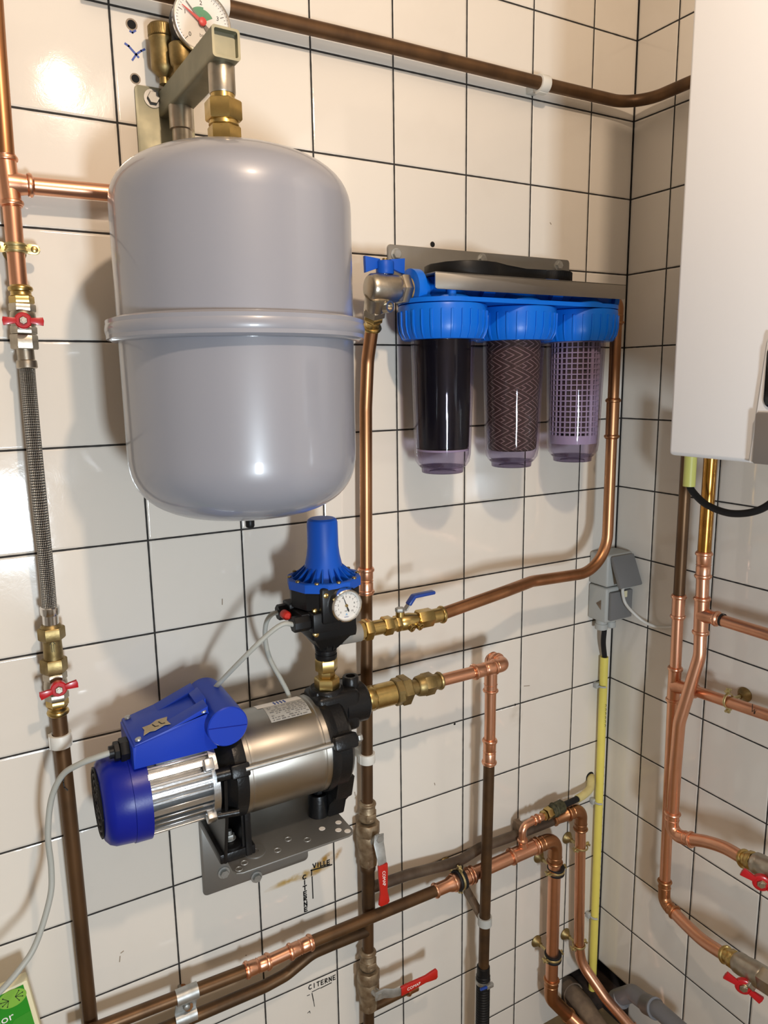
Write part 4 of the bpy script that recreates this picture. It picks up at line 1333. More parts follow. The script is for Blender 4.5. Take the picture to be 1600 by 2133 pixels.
# cast bracket between motor and barrel
mb = MB()
mb.lathe(pc(-0.981), X, [(0, 0.050), (0.004, 0.058), (0.018, 0.066), (0.024, 0.0745), (0.040, 0.0765), (0.044, 0.074)], 56)
for a in (0.36, PI - 0.36, 1.45):
    dr = V((0, -math.cos(a), math.sin(a)))
    mb.cyl(pc(-0.985) + dr * 0.066, pc(-0.938) + dr * 0.071, 0.0095, 16)
    mb.box(pc(-0.952) + dr * 0.073, (0.028, 0.020, 0.020), X, dr, (0, math.sin(a), math.cos(a)), 0.003)
mb.build('motor_bracket', CAST, t)
mb = MB()
leg = [(-0.071, -0.020), (-0.062, -0.132), (0.062, -0.132), (0.062, -0.10), (0.040, -0.02)]
mb.prism([(-0.068, 0.015), (-0.062, -0.05), (-0.043, -0.1325), (0.075, -0.1325), (0.080, -0.1), (0.066, 0.0)], pc(-0.975), Y, Zv, X * 0.005, 0.001)
mb.box(pc(-0.953, -0.125, 0.016), (0.056, 0.118, 0.016), bev=0.003)
mb.box(pc(-0.936, -0.085, -0.036), (0.010, 0.018, 0.095), bev=0.002)
mb.box(pc(-0.940, -0.075, 0.050), (0.010, 0.016, 0.115), bev=0.002)
mb.box(pc(-0.942, -0.082, 0.01), (0.006, 0.10, 0.09), bev=0.002)
mb.cyl(pc(-0.985, -0.040, -0.060), pc(-0.955, -0.040, -0.066), 0.0055, 10)
mb.lathe(pc(-0.958, -0.1318, -0.024), Zv, [(0, 0.017), (0.018, 0.017), (0.019, 0.014)], 24)
mb.build('front_foot', CAST, t)
mb = MB(); q = pc(-0.957, -0.112, -0.016)
mb.lathe(q, Zv, [(0, 0.0095), (0.0015, 0.0095), (0.0017, 0.004), (0.014, 0.004)], 18); mb.hexn(q + Zv * 0.0016, q + Zv * 0.008, 0.0075); mb.build('foot_bolt', ZINC, t)
# stainless barrel
mb = MB(); mb.lathe(pc(-0.940), X, [(0, 0.072), (0, 0.0765), (0.006, 0.0765), (0.0075, 0.0752), (0.0115, 0.0752), (0.013, 0.0762), (0.118, 0.0762), (0.1195, 0.0750), (0.1235, 0.0750), (0.125, 0.0768), (0.134, 0.0768), (0.134, 0.07)], 72)
barrel = mb.build('barrel', STEEL_BARREL, t)
# rating label wrapped on the barrel
def wrap(x0, x1, a0, a1, r, material, name, parent):
    mb = MB(); n = 10; rows = []
    for k in range(n + 1):
        a = a0 + (a1 - a0) * k / n
        dr = V((0, -math.cos(a), math.sin(a)))
        rows.append([mb.bm.verts.new(pc(x) + dr * r) for x in (x0, x1)])
    for p, q in zip(rows, rows[1:]):
        mb.bm.faces.new((p[0], p[1], q[1], q[0]))
    return mb.build(name, material, parent)
wrap(-0.888, -0.822, 1.10, 1.62, 0.0766, LABEL_GREY, 'rating_label', barrel)
wrap(-0.896, -0.822, 1.625, 1.92, 0.0766, PAPER, 'logo_label', barrel)
mb = MB(); rnd = random.Random(3)
for row in range(8):
    a = 1.14 + row * 0.057
    dr = V((0, -math.cos(a), math.sin(a))); tg = V((0, math.sin(a), math.cos(a)))
    xx = -0.884
    while xx < -0.828:
        L = rnd.choice((0.003, 0.005, 0.008))
        if rnd.random() < 0.72:
            mb.box(pc(xx + L / 2) + dr * 0.0768, (L * 0.85, 0.0004, 0.0013 if rnd.random() < 0.8 else 0.0021), X, dr, tg)
        xx += L + 0.0012
mb.build('label_print', SOCKET_DARK, barrel)
mb = MB()
for k in range(4):
    a = 1.72
    dr = V((0, -math.cos(a), math.sin(a))); tg = V((0, math.sin(a), math.cos(a)))
    mb.box(pc(-0.866 + 0.0055 * k) + dr * 0.0768, (0.0026, 0.0004, 0.012), (1, 0, 0.35), dr, tg)
mb.build('logo_bars', BLUE_VINYL, barrel)
# tie rods
for a in (0.36, PI - 0.36):
    dr = V((0, -math.cos(a), math.sin(a)))
    mb = MB(); mb.cyl(pc(-0.945) + dr * 0.0805, pc(-0.765) + dr * 0.0805, 0.0037, 14); mb.hexn(pc(-0.764) + dr * 0.0805, pc(-0.757) + dr * 0.0805, 0.0068, dr)
    mb.build('tie_rod', ZINC, t)
# pump head
mb = MB()
mb.lathe(pc(-0.807), X, [(0, 0.072), (0, 0.0790), (0.010, 0.0800), (0.014, 0.0775), (0.016, 0.0775), (0.034, 0.0775), (0.040, 0.072), (0.044, 0.055), (0.046, 0.02)], 56)
for a in (0.36, PI - 0.36, 1.5):
    dr = V((0, -math.cos(a), math.sin(a)))
    mb.box(pc(-0.786) + dr * 0.079, (0.040, 0.024, 0.024), X, dr, (0, math.sin(a), math.cos(a)), 0.005)
mb.box(pc(-0.771, 0.050), (0.078, 0.062, 0.070), bev=0.010, seg=3)
mb.cyl(pc(-0.760, 0.050), pc(-0.712, 0.050), 0.033, 36, bev=0.004)
mb.lathe(pc(-0.781, 0.080), Zv, [(0, 0.028), (0.008, 0.027), (0.010, 0.025)], 32)
mb.lathe(pc(-0.736, 0.078), Zv, [(0, 0.0135), (0.018, 0.0135), (0.020, 0.012), (0.020, 0.008), (0.012, 0.007)], 28)
mb.prism([(-0.058, -0.045), (-0.046, -0.085), (-0.018, -0.105), (-0.014, -0.1325), (0.070, -0.1325), (0.074, -0.118), (0.058, -0.045)], pc(-0.790), Y, Zv, X * 0.030, 0.003)
mb.build('pump_head', CAST, t)
mb = MB(); mb.lathe(pc(-0.799, -0.1325, 0.004), Zv, [(0, 0.0175), (0.036, 0.0165), (0.038, 0.0155), (0.038, 0.011), (0.033, 0.010)], 28)
mb.hexn(pc(-0.799, -0.102, 0.004), pc(-0.799, -0.090, 0.004), 0.008); mb.build('rear_foot', CAST, t)
# terminal box with the capacitor drum
tb = MB()
zf = 0.053
tb.prism([(-1.092, 0.055), (-1.092, 0.088), (-1.086, 0.0905), (-0.995, 0.112), (-0.975, 0.112), (-0.975, 0.055)], (0, -PD - 0.045, PZ), X, Zv, Y * 0.092, 0.0025)
tb.cyl(V((-0.963, -PD - 0.062, PZ + 0.093)), V((-0.963, -PD + 0.062, PZ + 0.093)), 0.0295, 48, bev=0.0015)
box = tb.build('terminal_box', BOX_BLUE, t)
mb = MB()
mb.prism([(-1.090, 0.0885), (-1.089, 0.0915), (-0.992, 0.1150), (-0.985, 0.1150), (-0.985, 0.112), (-0.995, 0.109)], (0, -PD - 0.0465, PZ), X, Zv, Y * 0.095, 0.001)
lid = mb.build('lid', BOX_BLUE, box)
mb = MB()
sl = V((1, 0, 0.242)).normalized()
up_ = V((-0.242, 0, 1)).normalized()
lz = lambda x: PZ + 0.0905 + (x + 1.089) * 0.242
for y0, y1 in ((-0.0465, -0.020), (0.022, 0.0485)):
    mb.prism([(-1.050, lz(-1.050)), (-0.986, lz(-0.986) + 0.0085), (-0.986, lz(-0.986) - 0.003)], (0, -PD + y0, 0), X, Zv, Y * (y1 - y0), 0.0008)
mb.prism([(-0.996, lz(-0.996) - 0.002), (-0.996, lz(-0.996) + 0.0068), (-0.982, lz(-0.982) + 0.009), (-0.982, lz(-0.982) - 0.003)], (0, -PD - 0.022, 0), X, Zv, Y * 0.046, 0.0008)
mb.build('lid_rails', BOX_BLUE, box)
mb = MB()
for (xx, yy) in ((-1.082, -0.038), (-1.082, 0.040), (-0.992, -0.044)):
    zz = 0.0935 + (xx + 1.089) * 0.242
    mb.lathe(V((xx, -PD + yy, PZ + zz - 0.001)), up_, [(0, 0.0045), (0.0025, 0.0042), (0.003, 0.002)], 14)
mb.build('lid_screws', ZINC, box)
mb = MB()
mb.prism([(0, 0), (0.009, 0.003), (0.016, -0.001), (0.030, 0.002), (0.038, -0.003), (0.036, 0.012), (0.039, 0.022), (0.024, 0.027), (0.014, 0.022), (0.003, 0.024), (0.004, 0.014)],
         V((-1.074, -PD - 0.034, PZ + 0.0966)), sl, Y, up_ * 0.0005)
tp = mb.build('masking_tape', TAPE, box)
mb = MB()
o_ = V((-1.058, -PD - 0.024, PZ + 0.1010))
for k in (0, 1):
    b_ = o_ + sl * (0.009 * k)
    mb.stroke([b_ + Y * 0.008, b_ - Y * 0.001 + sl * 0.002, b_ - Y * 0.003 + sl * 0.006], 0.0016, up_)
mb.build('tape_scribble', INK, tp)
mb = MB(); mb.box(V((-0.963, -PD - 0.0622, PZ + 0.093)), (0.056, 0.0008, 0.0010), (1, 0, -0.12), Y, (0.12, 0, 1)); mb.build('drum_seam', PUMP_BLUE, box)
mb = MB(); g0 = V((-1.092, -PD - 0.012, PZ + 0.073))
mb.hexn(g0, g0 - X * 0.012, 0.0165, Zv); mb.hexn(g0 - X * 0.0125, g0 - X * 0.020, 0.0135, Zv, 8); mb.cyl(g0 - X * 0.02, g0 - X * 0.026, 0.009, 16)
mb.build('cable_gland', BLACK, box)

mb = MB(); mb.spline([g0 - X * 0.020, V((-1.1134, -0.1400, 1.0376)), V((-1.1350, -0.1350, 1.0327)), V((-1.1561, -0.1250, 1.0240)), V((-1.1774, -0.1100, 1.0063)), V((-1.1937, -0.1000, 0.9698)), V((-1.2026, -0.1000, 0.9173)), V((-1.2029, -0.1000, 0.8648)), V((-1.2087, -0.1050, 0.8247)), V((-1.2324, -0.1150, 0.7690)), V((-1.2564, -0.1250, 0.7455)), V((-1.2881, -0.1300, 0.7229)), V((-1.3178, -0.1300, 0.7112))], 0.0042, 12, 10)
tag(mb.build('power_cable', CABLE_GREY), 'grey power cable looping from the blue motor box down past the green carton', 'cable')

# ------------------------------------------------------------------ pressure controller
CX, CD = -0.781, 0.130
def cc(z, dx=0.0, dy=0.0): return V((CX + dx, -CD + dy, z))
t = thing('brass_fitting', 'brass fitting standing on the pump head under the blue pressure controller', 'pipe fitting', cc(1.052))
mb = MB()
mb.hexn(cc(1.053), cc(1.071), 0.0205, X, 6); mb.hexn(cc(1.071), cc(1.084), 0.0135, X); mb.hexn(cc(1.082), cc(1.103), 0.0182, (1, 0.3, 0))
mb.build('hex_nipple', BRASS, t)
t = thing('pressure_controller', 'blue domed electronic pressure controller with black body standing above the pump', 'pressure controller', cc(1.100))
mb = MB()
mb.lathe(cc(1.1025), Zv, [(0, 0.0165), (0.003, 0.0175), (0.008, 0.0175), (0.009, 0.0158), (0.011, 0.0158), (0.012, 0.0172), (0.016, 0.0172), (0.017, 0.016), (0.03, 0.018), (0.05, 0.021)], 36)
for k in range(10):
    a = 2 * PI * k / 10
    dr = V((math.cos(a), math.sin(a), 0))
    mb.prism([(0.014, 0.0), (0.018, 0.0), (0.034, 0.075), (0.014, 0.075)], cc(1.120) - V((-dr.y, dr.x, 0)) * 0.0012, dr, Zv, V((-dr.y, dr.x, 0)) * 0.0024)
mb.box(cc(1.174, 0.0, 0.0), (0.076, 0.078, 0.054), bev=0.006)
mb.lathe(cc(1.122), Zv, [(0, 0.020), (0.026, 0.046)], 4, off=0.5)
mb.cyl(cc(1.150), cc(1.150, 0.046), 0.0195, 28)
mb.lathe(cc(1.192), Zv, [(0, 0.046), (0.006, 0.0555), (0.0345, 0.0555)], 10, off=0.5)
for dz, dy_ in ((0.0, -0.052), (0.004, 0.0)):
    pass
mb.box(cc(1.183, -0.030, -0.018), (0.052, 0.040, 0.024), bev=0.003)
body = mb.build('body', BLACK, t, smooth=28)
mb = MB()
mb.lathe(cc(1.2255), Zv, [(0, 0.050), (0, 0.0585), (0.014, 0.0585), (0.0155, 0.0570), (0.0165, 0.050), (0.010, 0.046), (0.014, 0.033), (0.022, 0.0305), (0.044, 0.0265), (0.064, 0.0245), (0.098, 0.0240), (0.103, 0.0225), (0.1055, 0.019), (0.1057, 0.0001)], 10, off=0.5, cap1=False)
dome_o = None
bm_ = mb.bm; bm_.free(); mb = MB()
mb.lathe(cc(1.2255), Zv, [(0, 0.050), (0, 0.0585), (0.013, 0.0585), (0.0145, 0.0568), (0.0145, 0.051), (0.009, 0.047), (0.009, 0.02)], 10, off=0.5, cap1=False)
mb.lathe(cc(1.233), Zv, [(0, 0.036), (0.010, 0.0335), (0.022, 0.0298), (0.040, 0.0258), (0.054, 0.0243), (0.091, 0.0238), (0.0955, 0.0225), (0.098, 0.019), (0.0985, 0.0001)], 48)
for k in range(20):
    a = 2 * PI * (k + 0.5) / 20
    dr = V((math.cos(a), math.sin(a), 0)); tg = V((-dr.y, dr.x, 0))
    mb.prism([(0.028, -0.002), (0.054, -0.002), (0.054, 0.0045), (0.046, 0.0075), (0.030, 0.022)], cc(1.2345) - tg * 0.0012, dr, Zv, tg * 0.0024, 0.0004)
dome_o = mb.build('cap', CONTROL_BLUE, t, smooth=28)
mb = MB()
for k in range(10):
    a = 2 * PI * (k + 0.5) / 10
    mb.lathe(cc(1.2395, 0.0535 * math.cos(a), 0.0535 * math.sin(a)), Zv, [(0, 0.0036), (0.0022, 0.0034), (0.003, 0.0015)], 12)
mb.build('cap_screws', BRASS_DULL, t)
mb = MB()
for (px_, d_) in ((V((-0.8038, -0.1860, 1.2240)), 0), (V((-0.8156, -0.1720, 1.1983)), 0), (V((-0.8152, -0.1720, 1.1611)), 0)):
    mb.lathe(px_ + Y * 0.004, OUT_A, [(0, 0.0042), (0.005, 0.0040), (0.006, 0.0018)], 12)
mb.build('body_screws', BRASS, t)
mb = MB(); mb.lathe(V((-0.7262, -0.1300, 1.1355)), X, [(-0.03, 0.0150), (-0.004, 0.0158), (0.006, 0.0158), (0.0065, 0.012)], 28); mb.build("outlet_ring", PVC_LIGHT, t)
# its manometer
gc = V((-0.7751, -0.1980, 1.2068))
GR = 0.0243
mb = MB(); mb.lathe(gc + Y * 0.040, OUT_A, [(0, GR + 0.001), (0.0, GR + 0.0035), (0.024, GR + 0.0035), (0.026, GR + 0.001), (0.0345, GR)], 44)
mb.box(gc + V((-0.012, 0.026, 0.0)), (0.046, 0.028, 0.056), bev=0.004)
mb.build('gauge_housing', BLACK, t)
mb = MB(); mb.lathe(gc + Y * 0.012, OUT_A, [(0, GR - 0.001), (0, GR + 0.0008), (0.0125, GR + 0.0008), (0.0140, GR - 0.0008), (0.0140, GR - 0.0022), (0.0095, GR - 0.0026)], 48, cap0=False, cap1=False); mb.build('gauge_bezel', CHROME, t)
mb = MB(); mb.lathe(gc + Y * 0.003, OUT_A, [(0, GR - 0.001), (0.0008, GR - 0.001)], 44); dial = mb.build('gauge_dial', DIAL, t)
gf = gc + Y * 0.003 + OUT_A * 0.0009
mb = MB()
for k in range(51):
    a = -135 + 270 * k / 50
    big = k % 5 == 0
    mb.stroke([pol(a, GR * 0.84), pol(a, GR * (0.70 if big else 0.78))], 0.00045 if big else 0.00028, OUT_A, 0.00015)
mb.build('scale', INK, dial)
for k in range(11):
    text('numeral', str(k), 0.0041, pol(-135 + 27 * k, GR * 0.56), X, Zv, INK, dial, 0.0001)
text('unit_word', 'bar', 0.0032, pol(185, GR * 0.34), X, Zv, INK, dial, 0.0001)
text('maker_word', 'EMPEO', 0.0024, pol(180, GR * 0.74), X, Zv, BLUE_VINYL, dial, 0.0001)
mb = MB(); mb.prism([(-0.0020, 0), (0.0020, 0), (0, 0.0036)], pol(180, GR * 0.62), X, Zv, OUT_A * 0.0002); mb.build('dial_emblem', GREEN_MID if False else mat('pale blue print', (0.25, 0.48, 0.75), 0.5), dial)
mb = MB(); a_ = math.radians(-20)
mb.prism([(-0.0002, GR * 0.74), (0.0002, GR * 0.74), (0.0007, 0), (0.0013, -GR * 0.34), (0.0006, -GR * 0.44), (-0.0006, -GR * 0.44), (-0.0013, -GR * 0.34), (-0.0007, 0)], gf + OUT_A * 0.0008, X * math.cos(a_) - Zv * math.sin(a_), Zv * math.cos(a_) + X * math.sin(a_), OUT_A * 0.0004)
mb.build('pressure_hand', INK, dial)
mb = MB(); mb.lathe(gf + OUT_A * 0.0006, OUT_A, [(0, 0.0024), (0.0014, 0.0022)], 18); mb.build('hub', BRASS, dial)
mb = MB(); mb.lathe(gc + OUT_A * 0.0002, OUT_A, [(0, GR - 0.0018), (0.0006, GR - 0.002)], 40); mb.build('gauge_glass', GLASS, t)
# glands, button
mb = MB(); ga = V((-0.8344, -0.1650, 1.1793)); gb = V((-0.8522, -0.1650, 1.1810))
mb.hexn(V((gb.x + 0.002, gb.y, gb.z)), V((ga.x + 0.010, gb.y, gb.z)), 0.0125, Zv, 8); mb.box(V((CX - 0.020, gb.y, gb.z)), (0.045, 0.034, 0.032), bev=0.003); mb.build('cable_gland', BLACK, t)
mb = MB(); gp = V((-0.8545, -0.1150, 1.1870))
mb.hexn(gp, gp + X * 0.016, 0.0125, Zv, 8); mb.box(gp + X * 0.032, (0.036, 0.030, 0.030), bev=0.003); mb.build('cable_gland', BLACK, t)
mb = MB(); mb.lathe(V((-0.8526, -0.1500, 1.1911)), OUT_A, [(-0.012, 0.0070), (0, 0.0070), (0.003, 0.005)], 18); mb.build('reset_button', RED_PLAST, t)

mb = MB(); mb.spline([gb + X * 0.004, V((-0.8650, -0.1650, 1.1849)), V((-0.8863, -0.1600, 1.1724)), V((-0.9198, -0.1450, 1.1383)), V((-0.9528, -0.1050, 1.0855)), V((-0.9624, -0.0820, 1.0602))], 0.0038, 12, 8)
tag(mb.build('control_cable', CABLE_GREY), 'grey cable running straight from the pressure controller down to the blue motor box', 'cable')
mb = MB(); mb.spline([gp + X * 0.004, V((-0.8640, -0.1150, 1.1856)), V((-0.8733, -0.1130, 1.1712)), V((-0.8743, -0.1100, 1.1432)), V((-0.8660, -0.1050, 1.1083)), V((-0.8479, -0.1000, 1.0704)), V((-0.8333, -0.0950, 1.0364)), V((-0.8320, -0.0850, 1.0087)), V((-0.8602, -0.0700, 0.9977)), V((-0.9140, -0.0600, 0.9963)), V((-0.9613, -0.0600, 0.9961)), V((-0.9873, -0.0700, 0.9911))], 0.0038, 12, 8)
tag(mb.build('control_cable', CABLE_GREY), 'grey cable hanging from the pressure controller and vanishing behind the steel barrel', 'cable')

# brass train and blue lever valve to the right
def ox(px): return CX + 0.0
o0 = V((-0.7173, -0.1300, 1.1363))
def oo(x): return V((x, -0.130, o0.z))
xs_ = {}
x748, x757, x773, x797, x815, x823 = V((-0.7209, -0.1300, 1.1362)).x, V((-0.7129, -0.1300, 1.1363)).x, V((-0.6985, -0.1300, 1.1378)).x, V((-0.6767, -0.1300, 1.1388)).x, V((-0.6601, -0.1300, 1.1399)).x, V((-0.6527, -0.1300, 1.1411)).x
x880, x872, x903, x925 = V((-0.5983, -0.1300, 1.1442)).x, V((-0.6061, -0.1300, 1.1439)).x, V((-0.5758, -0.1300, 1.1464)).x, V((-0.5538, -0.1300, 1.1478)).x
t = thing('brass_union', 'row of dull brass unions between the pressure controller and the blue lever valve', 'pipe fitting', oo(x757))
mb = MB()
mb.hexn(oo(x748), oo(x757), 0.0155, Zv, 8); mb.hexn(oo(x757), oo(x773), 0.0182, Zv); mb.cyl(oo(x773), oo(x797), 0.0125, 28); mb.hexn(oo(x797), oo(x815), 0.0165, Zv); mb.cyl(oo(x815 - 0.004), oo(x823), 0.0122, 24)
mb.build('union_body', BRASS, t)
t = thing('ball_valve', 'small brass ball valve with a dark blue lever right of the pressure controller', 'valve', oo(x823))
mb = MB()
mb.hexn(oo(x823 - 0.001), oo(x823 + 0.009), 0.0140, Zv)
mb.lathe(oo(x823 + 0.008), X, [(0, 0.0115), (0.004, 0.0140), (0.020, 0.0145), (0.030, 0.0125), (0.036, 0.0115)], 28)
xm = x823 + 0.010
mb.cyl(oo(xm) + Zv * 0.010, oo(xm) + Zv * 0.020, 0.0075, 18)
for dx in (0.014, 0.030):
    q = oo(xm + dx) + V((0, -0.010, -0.006))
    mb.lathe(q, (0.25, -1, -0.35), [(0, 0.0068), (0.007, 0.0068), (0.0075, 0.0045), (0.005, 0.0042)], 18)
    mb.hexn(q + V((0.25, -1, -0.35)).normalized() * 0.005, q + V((0.25, -1, -0.35)).normalized() * 0.0085, 0.0032)
mb.hexn(oo(x872 - 0.003), oo(x903 - 0.004), 0.0165, Zv)
prof = [(0, 0.0125)]
LL = x925 - x903 + 0.006
bead(prof, LL - 0.005, R22 + 0.0018, 0.003); prof.append((LL, R22 + 0.0008))
mb.lathe(oo(x903 - 0.006), X, prof, 24)
mb.build('valve_body', BRASS, t)
mb = MB(); mb.hexn(oo(xm) + Zv * 0.020, oo(xm) + Zv * 0.0265, 0.0085, X); mb.build('stem_nut', ZINC, t)
mb = MB()
l0 = oo(xm) + Zv * 0.0215
def bar(mb, pts, wv, th):
    for p, q in zip(pts, pts[1:]):
        p, q = V(p), V(q)
        tg = (q - p).normalized(); n_ = tg.cross(V(wv)).normalized()
        mb.box((p + q) / 2, ((q - p).length + th * 0.6, wv.length, th), tg, wv, n_, th * 0.35, 2)
bar(mb, [l0, l0 + X * 0.010, l0 + V((0.020, 0, 0.012))], Y * 0.012, 0.0022); lv = mb.build('lever', ZINC, t)
mb = MB(); bar(mb, [l0 + V((0.017, 0, 0.009)), l0 + V((0.027, 0, 0.021)), l0 + V((0.066, 0, 0.022))], Y * 0.0135, 0.0062); mb.build('lever_sleeve', BLUE_VINYL, lv)

t = thing('copper_pipe', 'copper pipe from the blue lever valve sweeping up to the right end of the filters', 'pipe', V((-0.1277, -0.1000, 1.2362)))
XR, DR = -0.1325, 0.100
zb = V((-0.2159, -0.1000, 1.1483)).z
zt = ZR + 0.022
mb = MB(); mb.tube([oo(x925 - 0.012), V((-0.4148, -0.1280, 1.1557)), V((-0.3355, -0.1060, 1.1568)), V((XR, -DR, zb)), V((XR, -DR, V((-0.1292, -0.1000, 1.4263)).z))], R22, [0.05, 0.05, 0.075], 22, 12); mb.build('pipe_section', COPPER_DULL, t)
mb = MB(); mb.tube([V((XR, -DR, V((-0.1328, -0.1000, 1.4897)).z)), V((XR, -DR, zt - 0.03))], R22); mb.build('pipe_section', COPPER_DULL, t)
mb = MB(); press(mb, V((XR, -DR, V((-0.1300, -0.1000, 1.4178)).z)), V((XR, -DR, V((-0.1333, -0.1000, 1.4981)).z)), mid=False); mb.build('coupling', COPPER_DULL, t)
mb = MB(); elbow(mb, V((XR - 0.030, -DR, zt)), V((XR, -DR, zt)), V((XR, -DR, zt - 0.044)), fillet=0.022); mb.build('elbow_fitting', COPPER_DULL, t)

# ------------------------------------------------------------------ pump inlet and its riser
i0 = V((-0.7011, -0.1250, 1.0126))
def ii(px, py): return None
def ix(x): return V((x, -0.125, i0.z))
xi = {p: q.x for p, q in ((765, V((-0.7056, -0.1250, 1.0128))), (777, V((-0.6946, -0.1250, 1.0128))), (818, V((-0.6562, -0.1250, 1.0124))), (834, V((-0.6409, -0.1250, 1.0124))), (850, V((-0.6255, -0.1250, 1.0115))), (870, V((-0.6059, -0.1250, 1.0114))), (880, V((-0.5959, -0.1250, 1.0118))), (905, V((-0.5708, -0.1250, 1.0115))), (920, V((-0.5555, -0.1250, 1.0117))), (988, V((-0.4839, -0.1250, 1.0105))), (1034, V((-0.4333, -0.1250, 1.0108))), (1046, V((-0.4198, -0.1250, 1.0108))))}
t = thing('brass_union', 'large bright brass union at the pump inlet with a big hexagon nut', 'pipe fitting', ix(xi[777]))
mb = MB()
mb.hexn(ix(xi[765] - 0.006), ix(xi[777] + 0.002), 0.0215, Zv, 8)
mb.lathe(ix(xi[777]), X, [(0, 0.017), (0, 0.0205), (xi[818] - xi[777], 0.0205), (xi[818] - xi[777] + 0.001, 0.019)], 40)
mb.build('sleeve', BRASS, t)
mb = MB()
mb.hexn(ix(xi[818] + 0.001), ix(xi[834]), 0.0238, Zv, 8); mb.hexn(ix(xi[834] - 0.002), ix(xi[850]), 0.0262, Zv)
mb.cyl(ix(xi[850] - 0.002), ix(xi[870]), 0.0130, 28); mb.lathe(ix(xi[870]), X, [(-0.003, 0.015), (0, 0.0175), (xi[880] - xi[870], 0.0190)], 28)
mb.hexn(ix(xi[880]), ix(xi[905] - 0.004), 0.0200, Zv)
prof = [(0, 0.0150)]
LL = xi[920] - xi[905] + 0.006
bead(prof, LL - 0.005, 0.0132, 0.0032); prof.append((LL, R22 + 0.0008)); mb.lathe(ix(xi[905] - 0.006), X, prof, 28)
mb.build('union_nut', BRASS_DULL, t)
t = thing('copper_pipe', 'copper pipe from the pump inlet, turning down into a dark brown riser', 'pipe', V((-0.4237, -0.0850, 0.3535)))
mb = MB(); mb.tube([ix(xi[920] - 0.01), ix(xi[988] + 0.01)], R22); mb.build('pipe_section', COPPER, t)
c1 = ix(V((-0.4148, -0.0850, 0.9419)).x)
mb = MB(); press(mb, ix(xi[988] - 0.004), ix(xi[1034]), mid=True)
mb.tube([ix(xi[1034] - 0.008), c1, c1 + Y * 0.022], R22 + 0.0018, 0.016, 24, 10)
mb.torus(c1 + Y * 0.019, Y, R22 + 0.0018, 0.0026, 28, 8)
mb.build('elbow_fitting', COPPER, t)
rb = V((-0.4148, -0.0850, 0.9419))
mb = MB(); elbow(mb, c1 + Y * 0.018, V((c1.x, -0.085, c1.z)), V((c1.x, -0.085, rb.z)), fillet=0.018); mb.build('elbow_fitting', COPPER, t)
mb = MB(); mb.tube([V((c1.x, -0.085, rb.z + 0.02)), V((-0.4154, -0.0850, 0.8237))], R22); mb.build('pipe_section', COPPER, t)
mb = MB(); press(mb, V((-0.4152, -0.0850, 0.8460)), V((-0.4162, -0.0850, 0.7912))); mb.build('coupling', COPPER, t)
mb = MB(); mb.tube([V((-0.4163, -0.0850, 0.7984)), V((-0.4238, -0.0850, 0.3649)), V((-0.4244, -0.0850, 0.3139))], R22); mb.build('pipe_section', COPPER_DARK, t)
t = thing('drain_hose', 'black corrugated hose pushed over the lower end of the brown riser', 'hose', V((-0.4257, -0.0850, 0.2159)))
a_, b_ = V((-0.4247, -0.0850, 0.3403)), V((-0.4263, -0.0850, 0.0488))
L = (b_ - a_).length
prof = [(0, 0.0118), (0.001, 0.0135), (0.018, 0.0138)]
k = 0.02
while k < L:
    prof += [(k, 0.0128), (k + 0.0018, 0.0146), (k + 0.0036, 0.0146), (k + 0.0054, 0.0128)]
    k += 0.0062
mb = MB(); mb.lathe(a_, b_ - a_, prof, 24); mb.build('corrugated_tube', BLACK, t, smooth=25)
t = thing('hose_clip', 'dark steel hose clip with a blue tip around the black corrugated hose', 'hose clip', V((-0.4256, -0.0850, 0.3064)))
p_ = V((-0.4256, -0.0850, 0.3064))
mb = MB(); mb.lathe(p_ - Zv * 0.004, Zv, [(0, 0.0142), (0, 0.0156), (0.008, 0.0156), (0.008, 0.0142)], 28, cap0=False, cap1=False)
mb.box(p_ + V((0.004, -0.018, 0)), (0.016, 0.007, 0.009), bev=0.001); mb.build('clip_band', ZINC, t)
mb = MB(); mb.cyl(p_ + V((-0.004, -0.018, 0)), p_ + V((-0.020, -0.019, 0.003)), 0.0030, 10); mb.build('clip_tail', BLUE_VINYL, t)
t = thing('spacer_clip', 'grey clip on a brownish wall spacer holding the dark riser near the floor', 'pipe clip', V((-0.4069, 0.0000, 0.4580)))
p_ = V((-0.4224, -0.0850, 0.4463))
r_ = V((-0.4069, 0.0000, 0.4580))
mb = MB(); mb.lathe(p_ - Zv * 0.009, Zv, [(0, R22 + 0.0004), (0, R22 + 0.0035), (0.018, R22 + 0.0035), (0.018, R22 + 0.0004)], 28, cap0=False, cap1=False); mb.build('band', SOCKET_GREY, t)
mb = MB(); mb.box((r_ + p_) / 2 + V((-0.001, 0.006, 0)), (0.014, (r_ - p_).length - 0.014, 0.016), (1, 0, 0), (p_ - r_), (0, 0, 1), 0.002); mb.build('spacer', PVC_OLD, t)
mb = MB(); mb.cyl(V((-0.4109, -0.0300, 0.4302)), V((-0.4057, -0.0400, 0.4304)), 0.0015, 8); mb.build('wire_end', ZINC, t)

